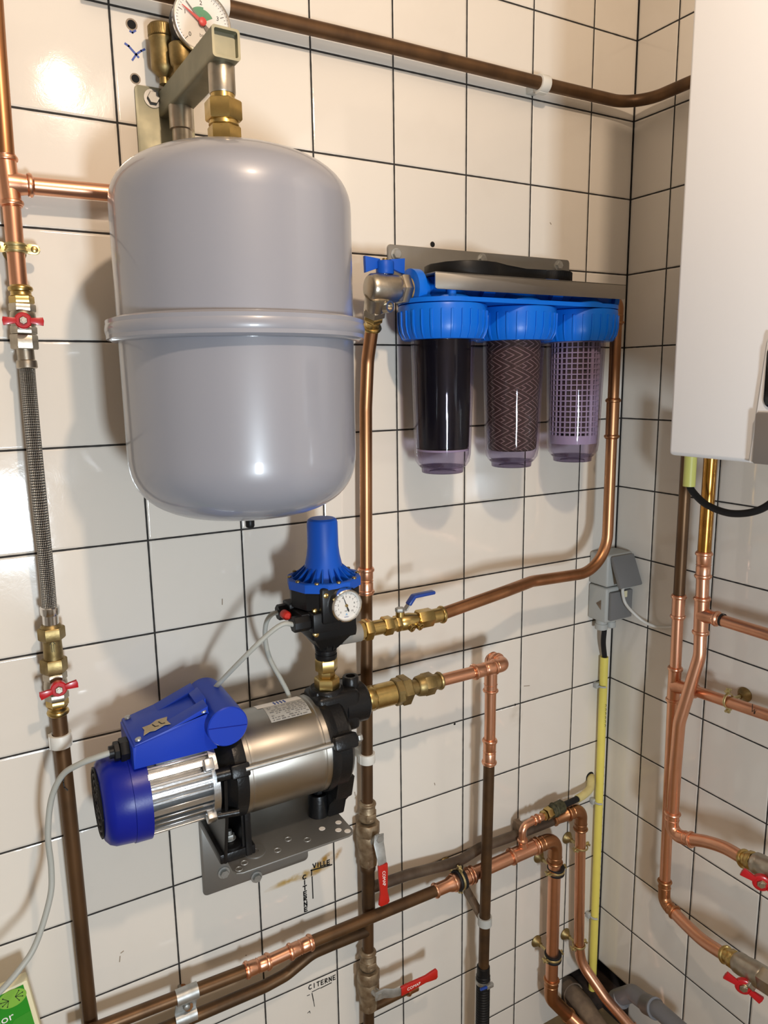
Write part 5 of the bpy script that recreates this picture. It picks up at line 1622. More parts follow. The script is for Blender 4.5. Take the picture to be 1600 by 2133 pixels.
# ------------------------------------------------------------------ low horizontal pipes
t = thing('copper_pipe', 'long brown pipe low on the wall, with two bright couplings left of the central riser', 'pipe', V((-0.8359, -0.0450, 0.5090)))
mb = MB(); mb.tube([V((-1.1976, -0.0580, 0.5442)), V((-0.9185, -0.0580, 0.5354))], R22); mb.build('pipe_section', COPPER_OLD, t)
mb = MB(); press(mb, V((-0.9211, -0.0580, 0.5357)), V((-0.8736, -0.0580, 0.5351))); mb.build('coupling', COPPER, t)
mb = MB(); mb.tube([V((-0.8781, -0.0580, 0.5352)), V((-0.8345, -0.0580, 0.5370))], R22); mb.build('pipe_section', COPPER, t)
mb = MB(); press(mb, V((-0.8401, -0.0580, 0.5356)), V((-0.7923, -0.0580, 0.5382))); mb.build('coupling', COPPER, t)
mb = MB(); mb.tube([V((-0.7962, -0.0580, 0.5379)), V((-0.5221, -0.0580, 0.5369))], R22); mb.build('pipe_section', COPPER_OLD, t)
mb = MB(); mb.tube([V((-1.1281, -0.0350, 0.4698)), V((-0.9849, -0.0350, 0.4679)), V((-0.8780, -0.0350, 0.4669)), V((-0.8370, -0.0350, 0.4717)), V((-0.7846, -0.0350, 0.4934)), V((-0.7452, -0.0350, 0.4934)), V((-0.6693, -0.0350, 0.4918))], R22, 0.06, 20)
tag(mb.build('copper_pipe', COPPER_DARK), 'lower brown pipe with a gentle double bend, running just under the coupled pipe', 'pipe')
mb = MB(); mb.tube([V((-0.6633, -0.0350, 0.5801)), V((-0.5749, -0.0350, 0.5764)), V((-0.4774, -0.0350, 0.5636)), V((-0.4461, -0.0330, 0.5596)), V((-0.3947, -0.0300, 0.5681)), V((-0.2778, -0.0300, 0.5637)), V((-0.1969, -0.0320, 0.5654))], 0.0105, 0.08, 20)
tag(mb.build('water_pipe', COPPER_GREY), 'grey patinated pipe from the central riser, passing behind the dark riser to the right', 'pipe')

t = thing('copper_pipe', 'thick new copper pipe with a tee, elbowing down beside the corner in the front row', 'pipe', V((-0.1956, -0.0500, 0.3478)))
mb = MB()
p0, p1, p2 = V((-0.5288, -0.0560, 0.5350)), V((-0.4836, -0.0560, 0.5358)), V((-0.4285, -0.0560, 0.5366))
d_ = p1 - p0
prof = [(0, R22)]; bead(prof, 0.005, R22 + 0.0016, 0.0026); L = d_.length
prof += [(L - 0.012, R22 + 0.0016), (L - 0.004, R28 + 0.0016)]
bead(prof, L + 0.004, R28 + 0.0016, 0.0028)
L2 = (p2 - p0).length
bead(prof, L2 - 0.013, R28 + 0.0016, 0.0028); bead(prof, L2 - 0.005, R28 + 0.0016, 0.0028); prof.append((L2, R28))
mb.lathe(p0, p2 - p0, prof, 28); mb.build('reducer', COPPER, t)
mb = MB(); mb.tube([V((-0.4382, -0.0560, 0.5370)), V((-0.3188, -0.0560, 0.5397))], R28); mb.build('pipe_section', COPPER, t)
mb = MB(); tee(mb, V((-0.3357, -0.0560, 0.5402)), V((-0.2631, -0.0560, 0.5415)), V((-0.2978, -0.0560, 0.5401)), V((-0.3026, -0.0560, 0.5736)), R28, 0.0075); mb.build('tee_fitting', COPPER, t)
ec = V((-0.2082, -0.0560, 0.5419))
ev = V((ec.x, ec.y, V((-0.2017, -0.0560, 0.4795)).z))
mb = MB(); elbow(mb, V((-0.2631, -0.0560, 0.5415)), ec, ev, R28, 0.03); mb.build('elbow_fitting', COPPER_DULL, t)
lowz = V((-0.2048, -0.0540, 0.1778))
mb = MB(); mb.tube([ev + Zv * 0.02, lowz], R28); mb.build('pipe_section', COPPER, t)
e2 = V((-0.2061, -0.0540, 0.1326))
e3 = V((-0.1474, -0.0563, 0.0550))
mb = MB(); elbow(mb, lowz + Zv * 0.006, e2, e3, R28, 0.04); mb.build('elbow_fitting', COPPER_DULL, t)
mb = MB(); mb.tube([e3 - (e3 - e2) * 0.1, V((-0.1204, -0.1463, 0.0260))], R28); mb.build('pipe_section', COPPER, t)

t = thing('copper_pipe', 'copper pipe dropping from an elbow beside the yellow conduit, then curving out over the floor', 'pipe', V((-0.1145, -0.0450, 0.2153)))
mb = MB()
p0, p1 = V((-0.1979, -0.0360, 0.5692)), V((-0.1534, -0.0400, 0.5768))
L = (p1 - p0).length
prof = [(0, 0.0110), (0.001, 0.0138), (0.005, 0.0138), (0.007, 0.0120), (0.014, 0.0125), (L - 0.012, R22 + 0.0040), (L - 0.008, R22 + 0.0055), (L, R22 + 0.001)]
mb.lathe(p0, p1 - p0, prof, 26); mb.build('reducer', COPPER_DULL, t)
ec = V((-0.1199, -0.0430, 0.5770)); ev = V((-0.1159, -0.0430, 0.5228))
mb = MB(); elbow(mb, V((-0.1649, -0.0430, 0.5774)), ec, V((ec.x, ec.y, ev.z)), R28 - 0.0015, 0.026); mb.build('elbow_fitting', COPPER_DULL, t)
mb = MB(); mb.tube([V((ec.x, ec.y, ev.z + 0.012)), V((-0.1115, -0.0430, 0.2254)), V((-0.1101, -0.0500, 0.1784)), V((-0.0845, -0.1071, 0.1150)), V((-0.0310, -0.1817, 0.0300))], R28 - 0.002, [0.05, 0.10, 0.12], 22, 10); mb.build('pipe_section', COPPER, t)
mb = MB(); q0 = V((-0.0421, -0.1483, 0.0500)); q1 = V((-0.0251, -0.1976, 0.0220)); mb.torus(q0, q1 - q0, R28, 0.0026, 24, 8); mb.build('press_bead', COPPER, t)

# small branch to the wall hole
t = thing('branch_fitting', 'small copper and greasy brass branch leading from the tee to the wall hole', 'pipe fitting', V((-0.3026, -0.0560, 0.5736)))
mb = MB(); mb.tube([V((-0.3024, -0.0560, 0.5668)), V((-0.3033, -0.0560, 0.6009)), V((-0.2681, -0.0520, 0.6015)), V((-0.2347, -0.0480, 0.5997))], 0.0078, 0.016, 18); 
mb.torus(V((-0.2681, -0.0520, 0.6015)), V((-0.2347, -0.0480, 0.5997)) - V((-0.2681, -0.0520, 0.6015)), 0.0085, 0.002, 20, 6)
mb.torus(V((-0.2556, -0.0500, 0.6008)), V((-0.2347, -0.0480, 0.5997)) - V((-0.2681, -0.0520, 0.6015)), 0.0085, 0.002, 20, 6)
mb.build('copper_elbow', COPPER, t)
mb = MB(); p0, p1 = V((-0.2402, -0.0480, 0.6003)), V((-0.1763, -0.0420, 0.6018))
d_ = p1 - p0; L = d_.length
mb.lathe(p0, d_, [(0, 0.0085), (0.002, 0.0110), (0.006, 0.0110), (0.008, 0.0095)], 24)
mb.hexn(p0 + d_ * 0.16, p0 + d_ * 0.42, 0.0135, Zv); mb.build('brass_nut', BRASS, t)
mb = MB(); mb.hexn(p0 + d_ * 0.40, p0 + d_ * 0.98, 0.0150, Zv, 8); mb.torus(p0 + d_ * 0.6, d_, 0.0145, 0.002, 24, 6); mb.build('greasy_nut', GREEN_GREASE, t)
mb = MB(); mb.tube([p0 + d_ * 0.9, V((-0.1219, -0.0350, 0.5984))], 0.0068); mb.build('black_tube', RUBBER, t)
mb = MB(); mb.spline([V((-0.1258, -0.0360, 0.5990)), V((-0.1013, -0.0320, 0.5999)), V((-0.0734, -0.0220, 0.6018)), V((-0.0549, -0.0060, 0.6124)), V((-0.0284, 0.0200, 0.6039))], 0.0088, 16, 8); mb.build('yellow_sleeve', YELLOW_PALE, t)
mb = MB(); mb.lathe(V((-0.0520, 0.0000, 0.6134)), OUT_A, [(0.0002, 0.0125), (0.0008, 0.0120)], 20); mb.build('drilled_hole', HOLE, wall_left)

# brackets
ring_clip('ring bracket with black rubber lining on the thick copper reducer left of the dark riser', V((-0.4647, -0.0560, 0.5372)), V((-0.3188, -0.0560, 0.5397)) - V((-0.4382, -0.0560, 0.5370)), V((V((-0.4647, -0.0560, 0.5372)).x, 0, V((-0.4647, -0.0560, 0.5372)).z + 0.002)), X, R28 + 0.0016, True)
ring_clip('upper rubber lined ring bracket on the front vertical copper pipe, just under its elbow', V((-0.2029, -0.0550, 0.4603)), Zv, V((V((-0.2029, -0.0550, 0.4603)).x - 0.002, 0, V((-0.2029, -0.0550, 0.4603)).z)), X, R28, True)
ring_clip('lower rubber lined ring bracket on the front vertical copper pipe near the floor', V((-0.2036, -0.0550, 0.2409)), Zv, V((V((-0.2036, -0.0550, 0.2409)).x - 0.002, 0, V((-0.2036, -0.0550, 0.2409)).z)), X, R28, True)
ring_clip('upper bare ring bracket on the copper pipe next to the yellow conduit', V((-0.1154, -0.0430, 0.4789)), Zv, V((V((-0.1154, -0.0430, 0.4789)).x - 0.004, 0, V((-0.1154, -0.0430, 0.4789)).z)), X, R28 - 0.002)
ring_clip('lower bare ring bracket on the copper pipe next to the yellow conduit', V((-0.1114, -0.0430, 0.2214)), Zv, V((V((-0.1114, -0.0430, 0.2214)).x - 0.004, 0, V((-0.1114, -0.0430, 0.2214)).z)), X, R28 - 0.002)

# double galvanised clamp
t = thing('double_clamp', 'galvanised double clamp pressing two brown pipes to the wall at lower left', 'pipe clip', V((-1.0092, 0.0000, 0.4658)))
pu, pl = V((-1.0214, -0.0580, 0.5380)), V((-1.0144, -0.0350, 0.4759))

mb = MB()
cu_, cl_ = pu, pl
nrm = OUT_A
prof_pts = []
for k in range(9):
    a = math.radians(100 - 200 * k / 8)
    prof_pts.append((cu_.z + (R22 + 0.002) * math.sin(a), -cu_.y + (R22 + 0.002) * math.cos(a)))
mid = (cu_.z + cl_.z) / 2
for k in range(9):
    a = math.radians(80 - 180 * k / 8)
    prof_pts.append((cl_.z + (R22 + 0.002) * math.sin(a), -cl_.y + (R22 + 0.002) * math.cos(a)))
out = [(z, d) for z, d in prof_pts] + [(z, d - 0.0028) for z, d in prof_pts[::-1]]
mb.prism(out, V((cu_.x - 0.017, 0, 0)), Zv, OUT_A, V((0.036, 0, 0)), 0.0)
mb.build('clamp_strap', ZINC, t, smooth=50)
mb = MB(); mb.lathe(V((cu_.x + 0.001, -0.050, mid)), OUT_A, [(-0.01, 0.006), (0.000, 0.0062), (0.003, 0.005), (0.0045, 0.002)], 18); mb.cyl(V((cu_.x + 0.001, 0, mid)), V((cu_.x + 0.001, -0.045, mid)), 0.003, 10); mb.build('clamp_screw', ZINC, t)
mb = MB(); mb.prism(rrect(0.014, 0.016, 0.005), V((-1.0162, 0.0000, 0.5003)), X, Zv, OUT_A * 0.046, 0.002); mb.build('rusty_stud', FELT_BROWN, t)

# square wall clip behind the branch
t = thing('square_clip', 'brownish square pipe clip on the grey pipe behind the small copper branch', 'pipe clip', V((-0.2619, 0.0000, 0.5550)))
mb = MB(); mb.box(V((-0.2858, -0.0280, 0.5745)), (0.014, 0.034, 0.030), bev=0.003); mb.build('clip_body', PVC_OLD, t)
mb = MB(); mb.lathe(V((-0.2997, -0.0460, 0.5838)), OUT_A, [(-0.001, 0.003), (0.0006, 0.0028)], 12); mb.build('screw_hole', HOLE, t)

# ------------------------------------------------------------------ corner: conduit, sockets, waste pipes
t = thing('yellow_conduit', 'yellow plastic conduit standing in the corner from the grey socket to the floor hole', 'conduit', V((-0.0364, -0.0180, 0.0246)))
mb = MB(); ya, yb = V((-0.0370, -0.0150, 0.9131)), V((-0.0335, -0.0170, 0.0182))
mb.cyl(ya, yb, 0.0092, 24); mb.build('conduit_tube', YELLOW, t)
mb = MB(); mb.spline([V((-0.0565, -0.0300, 0.9852)), V((-0.0514, -0.0240, 0.9509)), V((-0.0350, -0.0150, 0.9047)), V((-0.0350, -0.0150, 0.8757))], 0.0058, 12, 6)
tag(mb.build('black_cable', RUBBER), 'short black cable between the grey socket box and the top of the yellow conduit', 'cable')
mb = MB()
for f in range(26):
    q = ya + (yb - ya) * (0.30 + 0.024 * f)
    mb.stroke([q + V((0.0062, -0.0070, 0)), q + V((0.0062, -0.0070, -0.0045))], 0.0009, (0.66, -0.75, 0), 0.0003)
mb.build('printed_dots', INK, t)
mb = MB()
for f in range(6):
    q = ya + (yb - ya) * (0.125 + 0.011 * f)
    mb.stroke([q + V((0.0, -0.0090, 0)), q + V((0.003, -0.0088, -0.003)), q + V((0.0005, -0.0090, -0.006))], 0.0011, OUT_A, 0.0003)
mb.build('hand_lettering', INK, t)
for lab, p in (('grey saddle clip near the top of the yellow conduit', V((-0.0389, -0.0160, 0.8444))), ('grey saddle clip halfway down the yellow conduit, by the wall hole', V((-0.0357, -0.0160, 0.5525))), ('grey saddle clip low on the yellow conduit above the floor hole', V((-0.0353, -0.0170, 0.2485)))):
    t = thing('conduit_clip', lab, 'pipe clip', V((p.x, 0, p.z)), 'grey clips on the yellow conduit')
    mb = MB(); mb.torus(V((p.x, p.y, p.z)), Zv, 0.0105, 0.0022, 20, 8, a0=PI * 0.55, a1=PI * 1.45, up=X); mb.box(V((p.x - 0.011, -0.006, p.z)), (0.009, 0.012, 0.014), bev=0.002); mb.build('clip_body', SOCKET_GREY, t)

def socket_box(label, z0, z1, x0=-0.080, x1=-0.004, dep=0.054):
    t = thing('socket_box', label, 'electrical socket', ((x0 + x1) / 2, 0, z0), 'grey weatherproof sockets in the corner')
    mb = MB(); mb.box(((x0 + x1) / 2, -dep / 2, (z0 + z1) / 2), (x1 - x0, dep, z1 - z0), bev=0.005, seg=3); mb.build('housing', SOCKET_GREY, t)
    return t
zb0, zb1 = V((-0.0754, -0.0200, 1.0103)).z, V((-0.0794, -0.0200, 1.0902)).z
zt1 = V((-0.0831, -0.0200, 1.1622)).z
tl = socket_box('lower grey socket box in the corner, lid closed', zb0, zb1 - 0.001)
mb = MB(); mb.box((-0.040, -0.057, (zb0 + zb1) / 2 - 0.002), (0.066, 0.010, 0.064), bev=0.003); mb.build('lid', SOCKET_DARK, tl)
mb = MB(); mb.box((-0.034, -0.0624, zb1 - 0.018), (0.016, 0.001, 0.014)); mb.build('name_plate', CREAM, tl)
mb = MB(); mb.prism([(0, 0), (0.014, -0.010), (0, -0.022)], V((-0.0803, -0.040, zb0 + 0.050)), Y, Zv, X * -0.0006); mb.build('side_mark', PVC_OLD, tl)
tu = socket_box('upper grey socket box in the corner, lid pushed open by a plug', zb1 + 0.001, zt1)
mb = MB()
ang = math.radians(24)
ld = V((0, -math.sin(ang), -math.cos(ang)))
ln = V((0, -math.cos(ang), math.sin(ang)))
hinge = V((-0.040, -0.052, zt1 - 0.006))
mb.box(hinge + ld * 0.034 + ln * 0.004, (0.066, 0.070, 0.010), X, ld, ln, 0.003); mb.build('lid', SOCKET_DARK, tu)
t = thing('plug', 'white plug with a thin white cable in the upper corner socket', 'plug', V((-0.040, -0.058, zb1 + 0.01)))
mb = MB(); mb.box((-0.040, -0.064, zb1 + 0.016), (0.024, 0.020, 0.030), bev=0.004); mb.build('plug_body', WHITE_PLASTIC, t)
mb = MB(); mb.spline([V((-0.040, -0.066, zb1 + 0.004)), V((-0.0488, -0.0700, 1.0826)), V((-0.0399, -0.0700, 1.0563)), V((-0.0350, -0.0879, 1.0387)), V((-0.0200, -0.1045, 1.0202)), V((-0.0120, -0.1299, 1.0144)), V((-0.0100, -0.1541, 1.0190)), V((-0.0100, -0.1730, 1.0257))], 0.0033, 10, 8); mb.build('white_cable', CABLE_WHITE, t)
mb = MB()
for (xx, r) in ((-0.062, 0.0125), (-0.034, 0.0105)):
    mb.lathe((xx, -0.026, zb0), -Zv, [(0, r), (0.009, r), (0.010, r * 1.12), (0.022, r * 1.12), (0.024, r * 0.8)], 24)
mb.build('cable_glands', SOCKET_GREY, tl)

t = thing('waste_pipe', 'dusty brown waste pipe stub sloping out of the corner hole over the floor', 'pipe', V((-0.07, -0.02, 0.02)))
mb = MB(); mb.tube([V((-0.0777, 0.0300, 0.0369)), V((-0.0804, -0.0343, 0.0350)), V((-0.0974, -0.1241, 0.0260))], 0.023, 0.03, 28); mb.build('pipe_section', PVC_OLD, t)
mb = MB(); p0, p1 = V((-0.0762, 0.0280, 0.0337)), V((-0.0832, -0.0125, 0.0400)); mb.lathe(p0, p1 - p0, [(0, 0.024), (0.0, 0.0275), (0.030, 0.0275), (0.030, 0.024)], 28, cap0=False, cap1=False); mb.build('socket_collar', PVC_OLD, t)
t = thing('grey_drain', 'grey plastic drain pipe with elbows leaving the corner hole along the floor', 'pipe', V((-0.0500, -0.1834, 0.1616)))
g = [V((-0.0450, -0.1061, 0.0976)), V((-0.0450, -0.1495, 0.1463)), V((-0.0550, -0.2037, 0.1636)), V((-0.0600, -0.2332, 0.1788)), V((-0.0750, -0.3271, 0.1962))]
mb = MB(); mb.tube([g[0], g[1], g[2]], 0.0185, 0.022, 28, 10); mb.lathe(V((-0.0450, -0.1036, 0.0890)), g[1] - g[0], [(0, 0.019), (0.0, 0.0215), (0.024, 0.0215), (0.026, 0.019)], 28); mb.build('elbow', PVC, t)
mb = MB(); dd = (g[3] - g[2]).normalized(); mb.lathe(g[2] - dd * 0.012, dd, [(0, 0.0185), (0.003, 0.0210), (0.028, 0.0210), (0.030, 0.0225), (0.036, 0.0225), (0.037, 0.019)], 28); mb.build('socket_collar', PVC, t)
mb = MB(); mb.tube([g[2], g[3], g[4]], 0.0178, 0.03, 28); mb.build('pipe_section', PVC, t)

# ------------------------------------------------------------------ boiler and its pipes on the right wall
bx, by0, by1, bz0, bz1 = -0.42, -0.472, -0.912, 1.4335, 2.165
t = thing('boiler', 'white wall-hung boiler at the right edge with black display and taupe panel', 'boiler', (-0.2, (by0 + by1) / 2, bz0))
pm = V((-0.4200, -0.5875, 1.5777)); pg = V((-0.4200, -0.5909, 1.4987))
mb = MB()
mb.box(((bx - 0.055) / 2, (by0 + by1) / 2, (bz0 + bz1) / 2), (-bx - 0.055, by0 - by1, bz1 - bz0), bev=0.006, seg=3)
mb.build('casing', BOILER_WHITE, t)
mb = MB()
yl = V((-0.4200, -0.5947, 1.4365)).y
mb.prism([(yl + 0.0, bz0 + 0.001), (yl - 0.012, pm.z + 0.004), (yl - 0.014, pm.z + 0.010), (by1 + 0.12, pm.z + 0.010), (by1 + 0.12, bz0 + 0.001)], (bx - 0.0005, 0, 0), Y, Zv, OUT_B * 0.004, 0.0012)
mb.build('panel_frame', BOILER_WHITE, t)
mb = MB(); mb.prism(rrect(0.20, pm.z - pg.z - 0.004, 0.010, cx=yl - 0.014 - 0.10, cy=(pm.z + pg.z) / 2), (bx - 0.004, 0, 0), Y, Zv, OUT_B * 0.0025, 0.0006); mb.build('display', BLACK_GLOSS, t)
mb = MB(); mb.prism(rrect(0.206, pg.z - bz0 - 0.004, 0.003, cx=yl - 0.006 - 0.103, cy=(bz0 + pg.z) / 2 - 0.001), (bx - 0.004, 0, 0), Y, Zv, OUT_B * 0.003, 0.0006); mb.build('lower_panel', BOILER_GREY, t)

t = thing('copper_pipe', 'left pipe under the boiler, brown on top, feeding the lower red wing valve', 'pipe', V((-0.0500, -0.2223, 0.4311)))
mb = MB(); pb = V((-0.0500, -0.2248, 1.1136)); q = V((-0.0500, -0.2144, 1.1011))
mb.tube([V((-0.05, V((-0.0500, -0.2134, 1.3412)).y, 1.45)), q], R22); mb.build('pipe_section', COPPER_OLD, t)
mb = MB(); press(mb, V((-0.0500, -0.2142, 1.1129)), V((-0.0500, -0.2148, 1.0624)), mid=False); mb.build('coupling', COPPER, t)
mb = MB(); mb.tube([V((-0.0500, -0.2145, 1.0673)), V((-0.0500, -0.2163, 0.9556))], R22); mb.build('pipe_section', COPPER, t)
mb = MB(); tee(mb, V((-0.0500, -0.2158, 0.9626)), V((-0.0500, -0.2152, 0.8859)), V((-0.0500, -0.2163, 0.9217)), V((-0.0500, -0.2689, 0.9293))); mb.build('tee_fitting', COPPER, t)
mb = MB(); mb.tube([V((-0.0500, -0.2147, 0.8930)), V((-0.0500, -0.2217, 0.4789))], R22); mb.build('pipe_section', COPPER, t)
mb = MB(); mb.tube([V((-0.0500, -0.2613, 0.9284)), V((-0.0500, -0.4512, 0.9426)) + (V((-0.0500, -0.4512, 0.9426)) - V((-0.0500, -0.2613, 0.9284))) * 4.0], R22); mb.build('branch_pipe', COPPER, t)
mb = MB(); elbow(mb, V((-0.0500, -0.2212, 0.4855)), V((-0.0520, -0.2239, 0.4330)), V((-0.0580, -0.2594, 0.4337)), R22, 0.04); mb.build('elbow_fitting', COPPER_DULL, t)
mb = MB(); mb.spline([V((-0.0560, -0.2481, 0.4330)), V((-0.0640, -0.2904, 0.4311)), V((-0.0750, -0.3392, 0.4352)), V((-0.0900, -0.4018, 0.4538))], 0.0122, 20, 8); mb.build('pipe_section', COPPER, t)
mb = MB(); mb.stroke([V((-0.0615, -0.3928, 0.9543)), V((-0.0615, -0.3930, 0.9405))], 0.0012, OUT_B); mb.stroke([V((-0.0615, -0.3973, 0.9459)), V((-0.0615, -0.3970, 0.9375))], 0.0012, OUT_B); mb.build('pen_ticks', INK, t)

def side_valve(label, a, b, hc, wd, adapter0):
    t = thing('ball_valve', label, 'valve', b)
    a, b = V(a), V(b)
    d = (b - a).normalized(); L = (b - a).length
    mb = MB()
    ad = V(adapter0); dd = a - ad; LL = dd.length
    prof = [(0, R22 + 0.001)]
    bead(prof, 0.006, R22 + 0.0028, 0.0036)
    prof += [(LL * 0.55, R22 + 0.0025), (LL * 0.6, 0.0135), (LL, 0.0145)]
    mb.lathe(ad, dd, prof, 26); mb.hexn(ad + dd * 0.6, ad + dd * 1.02, 0.0180, OUT_B, 8)
    mb.build('press_adapter', BRASS, t)
    mb = MB()
    mb.lathe(a, d, [(0, 0.0165), (0.004, 0.0195), (0.014, 0.0200), (0.016, 0.0190), (L * 0.4, 0.0215), (L * 0.62, 0.0215), (L * 0.66, 0.0185)], 32)
    mb.hexn(a + d * L * 0.64, b, 0.0225, OUT_B)
    mb.box(a + d * L * 0.45 + V((-0.014, 0, -0.012)), (0.018, 0.020, 0.018), d, (-0.8, 0, -0.6), d.cross(V((-0.8, 0, -0.6))), 0.002)
    mb.build('valve_body', NICKEL, t)
    hc = V(hc)
    st = a + d * L * 0.45
    mb = MB(); mb.cyl(st, hc, 0.0085, 18); mb.build('stem', BRASS_DULL, t)
    mb = MB(); mb.tube([b - d * 0.01, b + d * 0.05, V((-0.05, b.y - 0.10, b.z - 0.05)), V((-0.05, b.y - 0.55, b.z - 0.05))], R22, 0.05); mb.build('outlet_pipe', COPPER, t)
    n_ = V((-0.80, -0.60, 0.0)).normalized()
    w_ = V((0.535, -0.713, -0.452)); w_ = (w_ - n_ * w_.dot(n_)).normalized()
    wing_handle(t, hc, n_, w_, RED, 0.034, 0.0145, 0.0055, 0.003)
    return t
side_valve('lower nickel valve with red wing handle at the right edge, near the floor', V((-0.0940, -0.4230, 0.4617)), V((-0.1100, -0.5154, 0.4857)), V((-0.1260, -0.4595, 0.4538)), V((-0.1260, -0.4969, 0.4607)) - V((-0.1260, -0.4324, 0.4430)), V((-0.0880, -0.3912, 0.4522)))
side_valve('upper nickel valve with red wing handle at the right edge, well below the boiler', V((-0.0900, -0.4386, 0.6762)), V((-0.1000, -0.5211, 0.6915)), V((-0.1220, -0.4732, 0.6705)), V((-0.1220, -0.5198, 0.6719)) - V((-0.1220, -0.4432, 0.6700)), V((-0.0850, -0.4103, 0.6657)))

t = thing('copper_pipe', 'right pipe under the boiler, golden on top, crossing over to the upper red wing valve', 'pipe', V((-0.0850, -0.2565, 0.6273)))
mb = MB(); mb.tube([V((-0.06, V((-0.0600, -0.2733, 1.3487)).y, 1.45)), V((-0.0600, -0.2722, 1.2099))], 0.0122); mb.build('pipe_section', COPPER_GOLD, t)
mb = MB(); press(mb, V((-0.0600, -0.2720, 1.2136)), V((-0.0600, -0.2732, 1.1606)), 0.0118); mb.build('coupling', COPPER, t)
mb = MB(); mb.tube([V((-0.0600, -0.2725, 1.1698)), V((-0.0600, -0.2742, 1.1183))], 0.0118); mb.build('pipe_section', COPPER, t)
mb = MB(); tee(mb, V((-0.0600, -0.2742, 1.1259)), V((-0.0600, -0.2760, 1.0499)), V((-0.0600, -0.2747, 1.0899)), V((-0.0600, -0.3129, 1.0912)), 0.0118, R22); mb.build('tee_fitting', COPPER, t)
mb = MB(); mb.tube([V((-0.0600, -0.3048, 1.0908)), V((-0.0600, -0.4446, 1.0911)) + (V((-0.0600, -0.4446, 1.0911)) - V((-0.0600, -0.3048, 1.0908))) * 5.0], R22); mb.build('branch_pipe', COPPER, t)
mb = MB(); a_ = V((-0.0600, -0.3179, 1.0917)); b_ = V((-0.0600, -0.3348, 1.0919)); mb.lathe(a_, b_ - a_, [(0, R22 + 0.0004), (0, R22 + 0.0012), (0.004, R22 + 0.0012), (0.004, R22 + 0.0004)], 24, cap0=False, cap1=False); mb.build('black_mark', INK, t)
mb = MB(); mb.tube([V((-0.0600, -0.2753, 1.0593)), V((-0.0640, -0.2803, 1.0104)), V((-0.0850, -0.2597, 0.8687)), V((-0.0850, -0.2573, 0.7703)), V((-0.0850, -0.2575, 0.6653))], 0.0118, [0.07, 0.09, 0.1], 22, 12); mb.build('pipe_section', COPPER, t)
mb = MB(); elbow(mb, V((-0.0850, -0.2573, 0.6758)), V((-0.0850, -0.2566, 0.6252)), V((-0.0850, -0.3068, 0.6408)), 0.0118, 0.028); mb.build('elbow_fitting', COPPER, t)
mb = MB(); mb.spline([V((-0.0850, -0.2992, 0.6384)), V((-0.0850, -0.3351, 0.6544)), V((-0.0850, -0.3758, 0.6654)), V((-0.0860, -0.4176, 0.6676))], 0.0120, 20, 8); mb.build('pipe_section', COPPER, t)
ring_clip('ring bracket with a domed rosette on the branch pipe below the boiler', V((-0.0500, -0.3367, 0.9368)), V((-0.0500, -0.4512, 0.9426)) - V((-0.0500, -0.2613, 0.9284)), V((0, V((-0.0500, -0.3367, 0.9368)).y, V((-0.0500, -0.3367, 0.9368)).z)), Zv, R22, False)

t = thing('gas_sleeve', 'lime yellow sleeve with a black cable under the boiler', 'conduit', V((-0.1100, -0.2704, 1.3408)))
sy = V((-0.1100, -0.2687, 1.3653))
mb = MB(); mb.cyl(V((-0.11, sy.y, V((-0.1100, -0.2704, 1.3408)).z)), V((-0.11, sy.y, 1.45)), 0.0108, 24); mb.build('sleeve', LIME, t)
mb = MB(); mb.spline([V((-0.11, sy.y, V((-0.1100, -0.2704, 1.3408)).z + 0.03)), V((-0.11, sy.y, V((-0.1100, -0.2704, 1.3408)).z + 0.004)), V((-0.1120, -0.2841, 1.3277)), V((-0.1180, -0.3166, 1.3127)), V((-0.1250, -0.3646, 1.3069)), V((-0.1250, -0.4081, 1.3159)), V((-0.1250, -0.4399, 1.3372)), V((-0.1250, -0.4684, 1.3755)), V((-0.125, V((-0.1250, -0.4684, 1.3755)).y - 0.03, 1.44))], 0.0062, 14, 8); mb.build('black_cable', RUBBER, t)

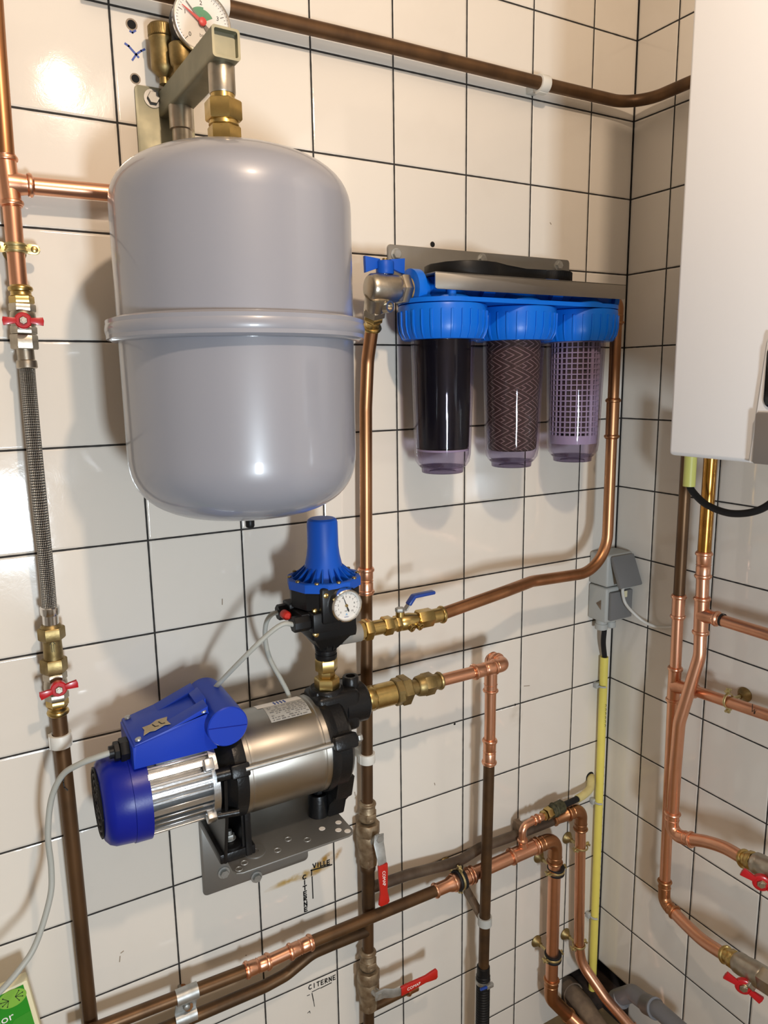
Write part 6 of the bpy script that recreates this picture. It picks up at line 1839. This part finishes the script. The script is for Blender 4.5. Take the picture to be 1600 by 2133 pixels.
# ------------------------------------------------------------------ green carton at the lower left
t = thing('green_carton', 'green printed carton with cream edges leaning in the bottom left corner', 'carton', V((-1.2780, -0.0500, 0.6040)))
tl_ = V((-1.2482, -0.0850, 0.6937))
ang = math.radians(7)
ux = V((math.cos(ang), 0, math.sin(ang)))
uz = V((-math.sin(ang), 0, math.cos(ang)))
W_, H_, D_ = 0.30, 0.50, 0.020
ctr = tl_ - ux * W_ / 2 - uz * H_ / 2 + Y * D_ / 2
mb = MB(); mb.box(ctr, (W_, D_, H_), ux, Y, uz, 0.003); mb.build('carton_body', CREAM, t)
fo = tl_ + OUT_A * 0.0
def gp(u, v, off=0.0008): return tl_ + ux * u + uz * v + OUT_A * off
mb = MB(); mb.prism([(-0.295, -0.495), (-0.0065, -0.495), (-0.0065, -0.004), (-0.295, -0.004)], tl_, ux, uz, OUT_A * 0.0006); front = mb.build('printed_front', GREEN, t)
mb = MB(); mb.prism([(-0.06, -0.495), (-0.0065, -0.495), (-0.0065, -0.05), (-0.028, -0.052), (-0.045, -0.07), (-0.055, -0.12)], tl_ + OUT_A * 0.0006, ux, uz, OUT_A * 0.0003); mb.build('print_band', GREEN_MID, front)
ec_ = V((-1.2701, -0.0858, 0.6737))
mb = MB(); mb.prism([(0.0190 * math.cos(2 * PI * k / 32) * (1 + 0.0), 0.0140 * math.sin(2 * PI * k / 32)) for k in range(32)], ec_, ux, uz, OUT_A * 0.0004); mb.build('light_emblem', GREEN_LIGHT, front)
mb = MB()
for s in (-1, 1):
    c0 = ec_ + ux * (0.0015 * s) + uz * (0.001 * s) + OUT_A * 0.0005
    for a in (-60, -25, 10, 45):
        q = math.radians(a)
        e_ = c0 + ux * (s * 0.0130 * math.cos(q)) + uz * (0.0100 * math.sin(q))
        mb.stroke([c0 + ux * 0.003 * s, e_], 0.0007, OUT_A, 0.0002)
        mb.lathe(e_, OUT_A, [(0, 0.0010), (0.0003, 0.0009)], 8)
mb.build('emblem_lines', INK, front)
text('white_lettering', "lor", 0.018, V((-1.2808, -0.0862, 0.6450)), ux, uz, PAPER, front, 0.0002)
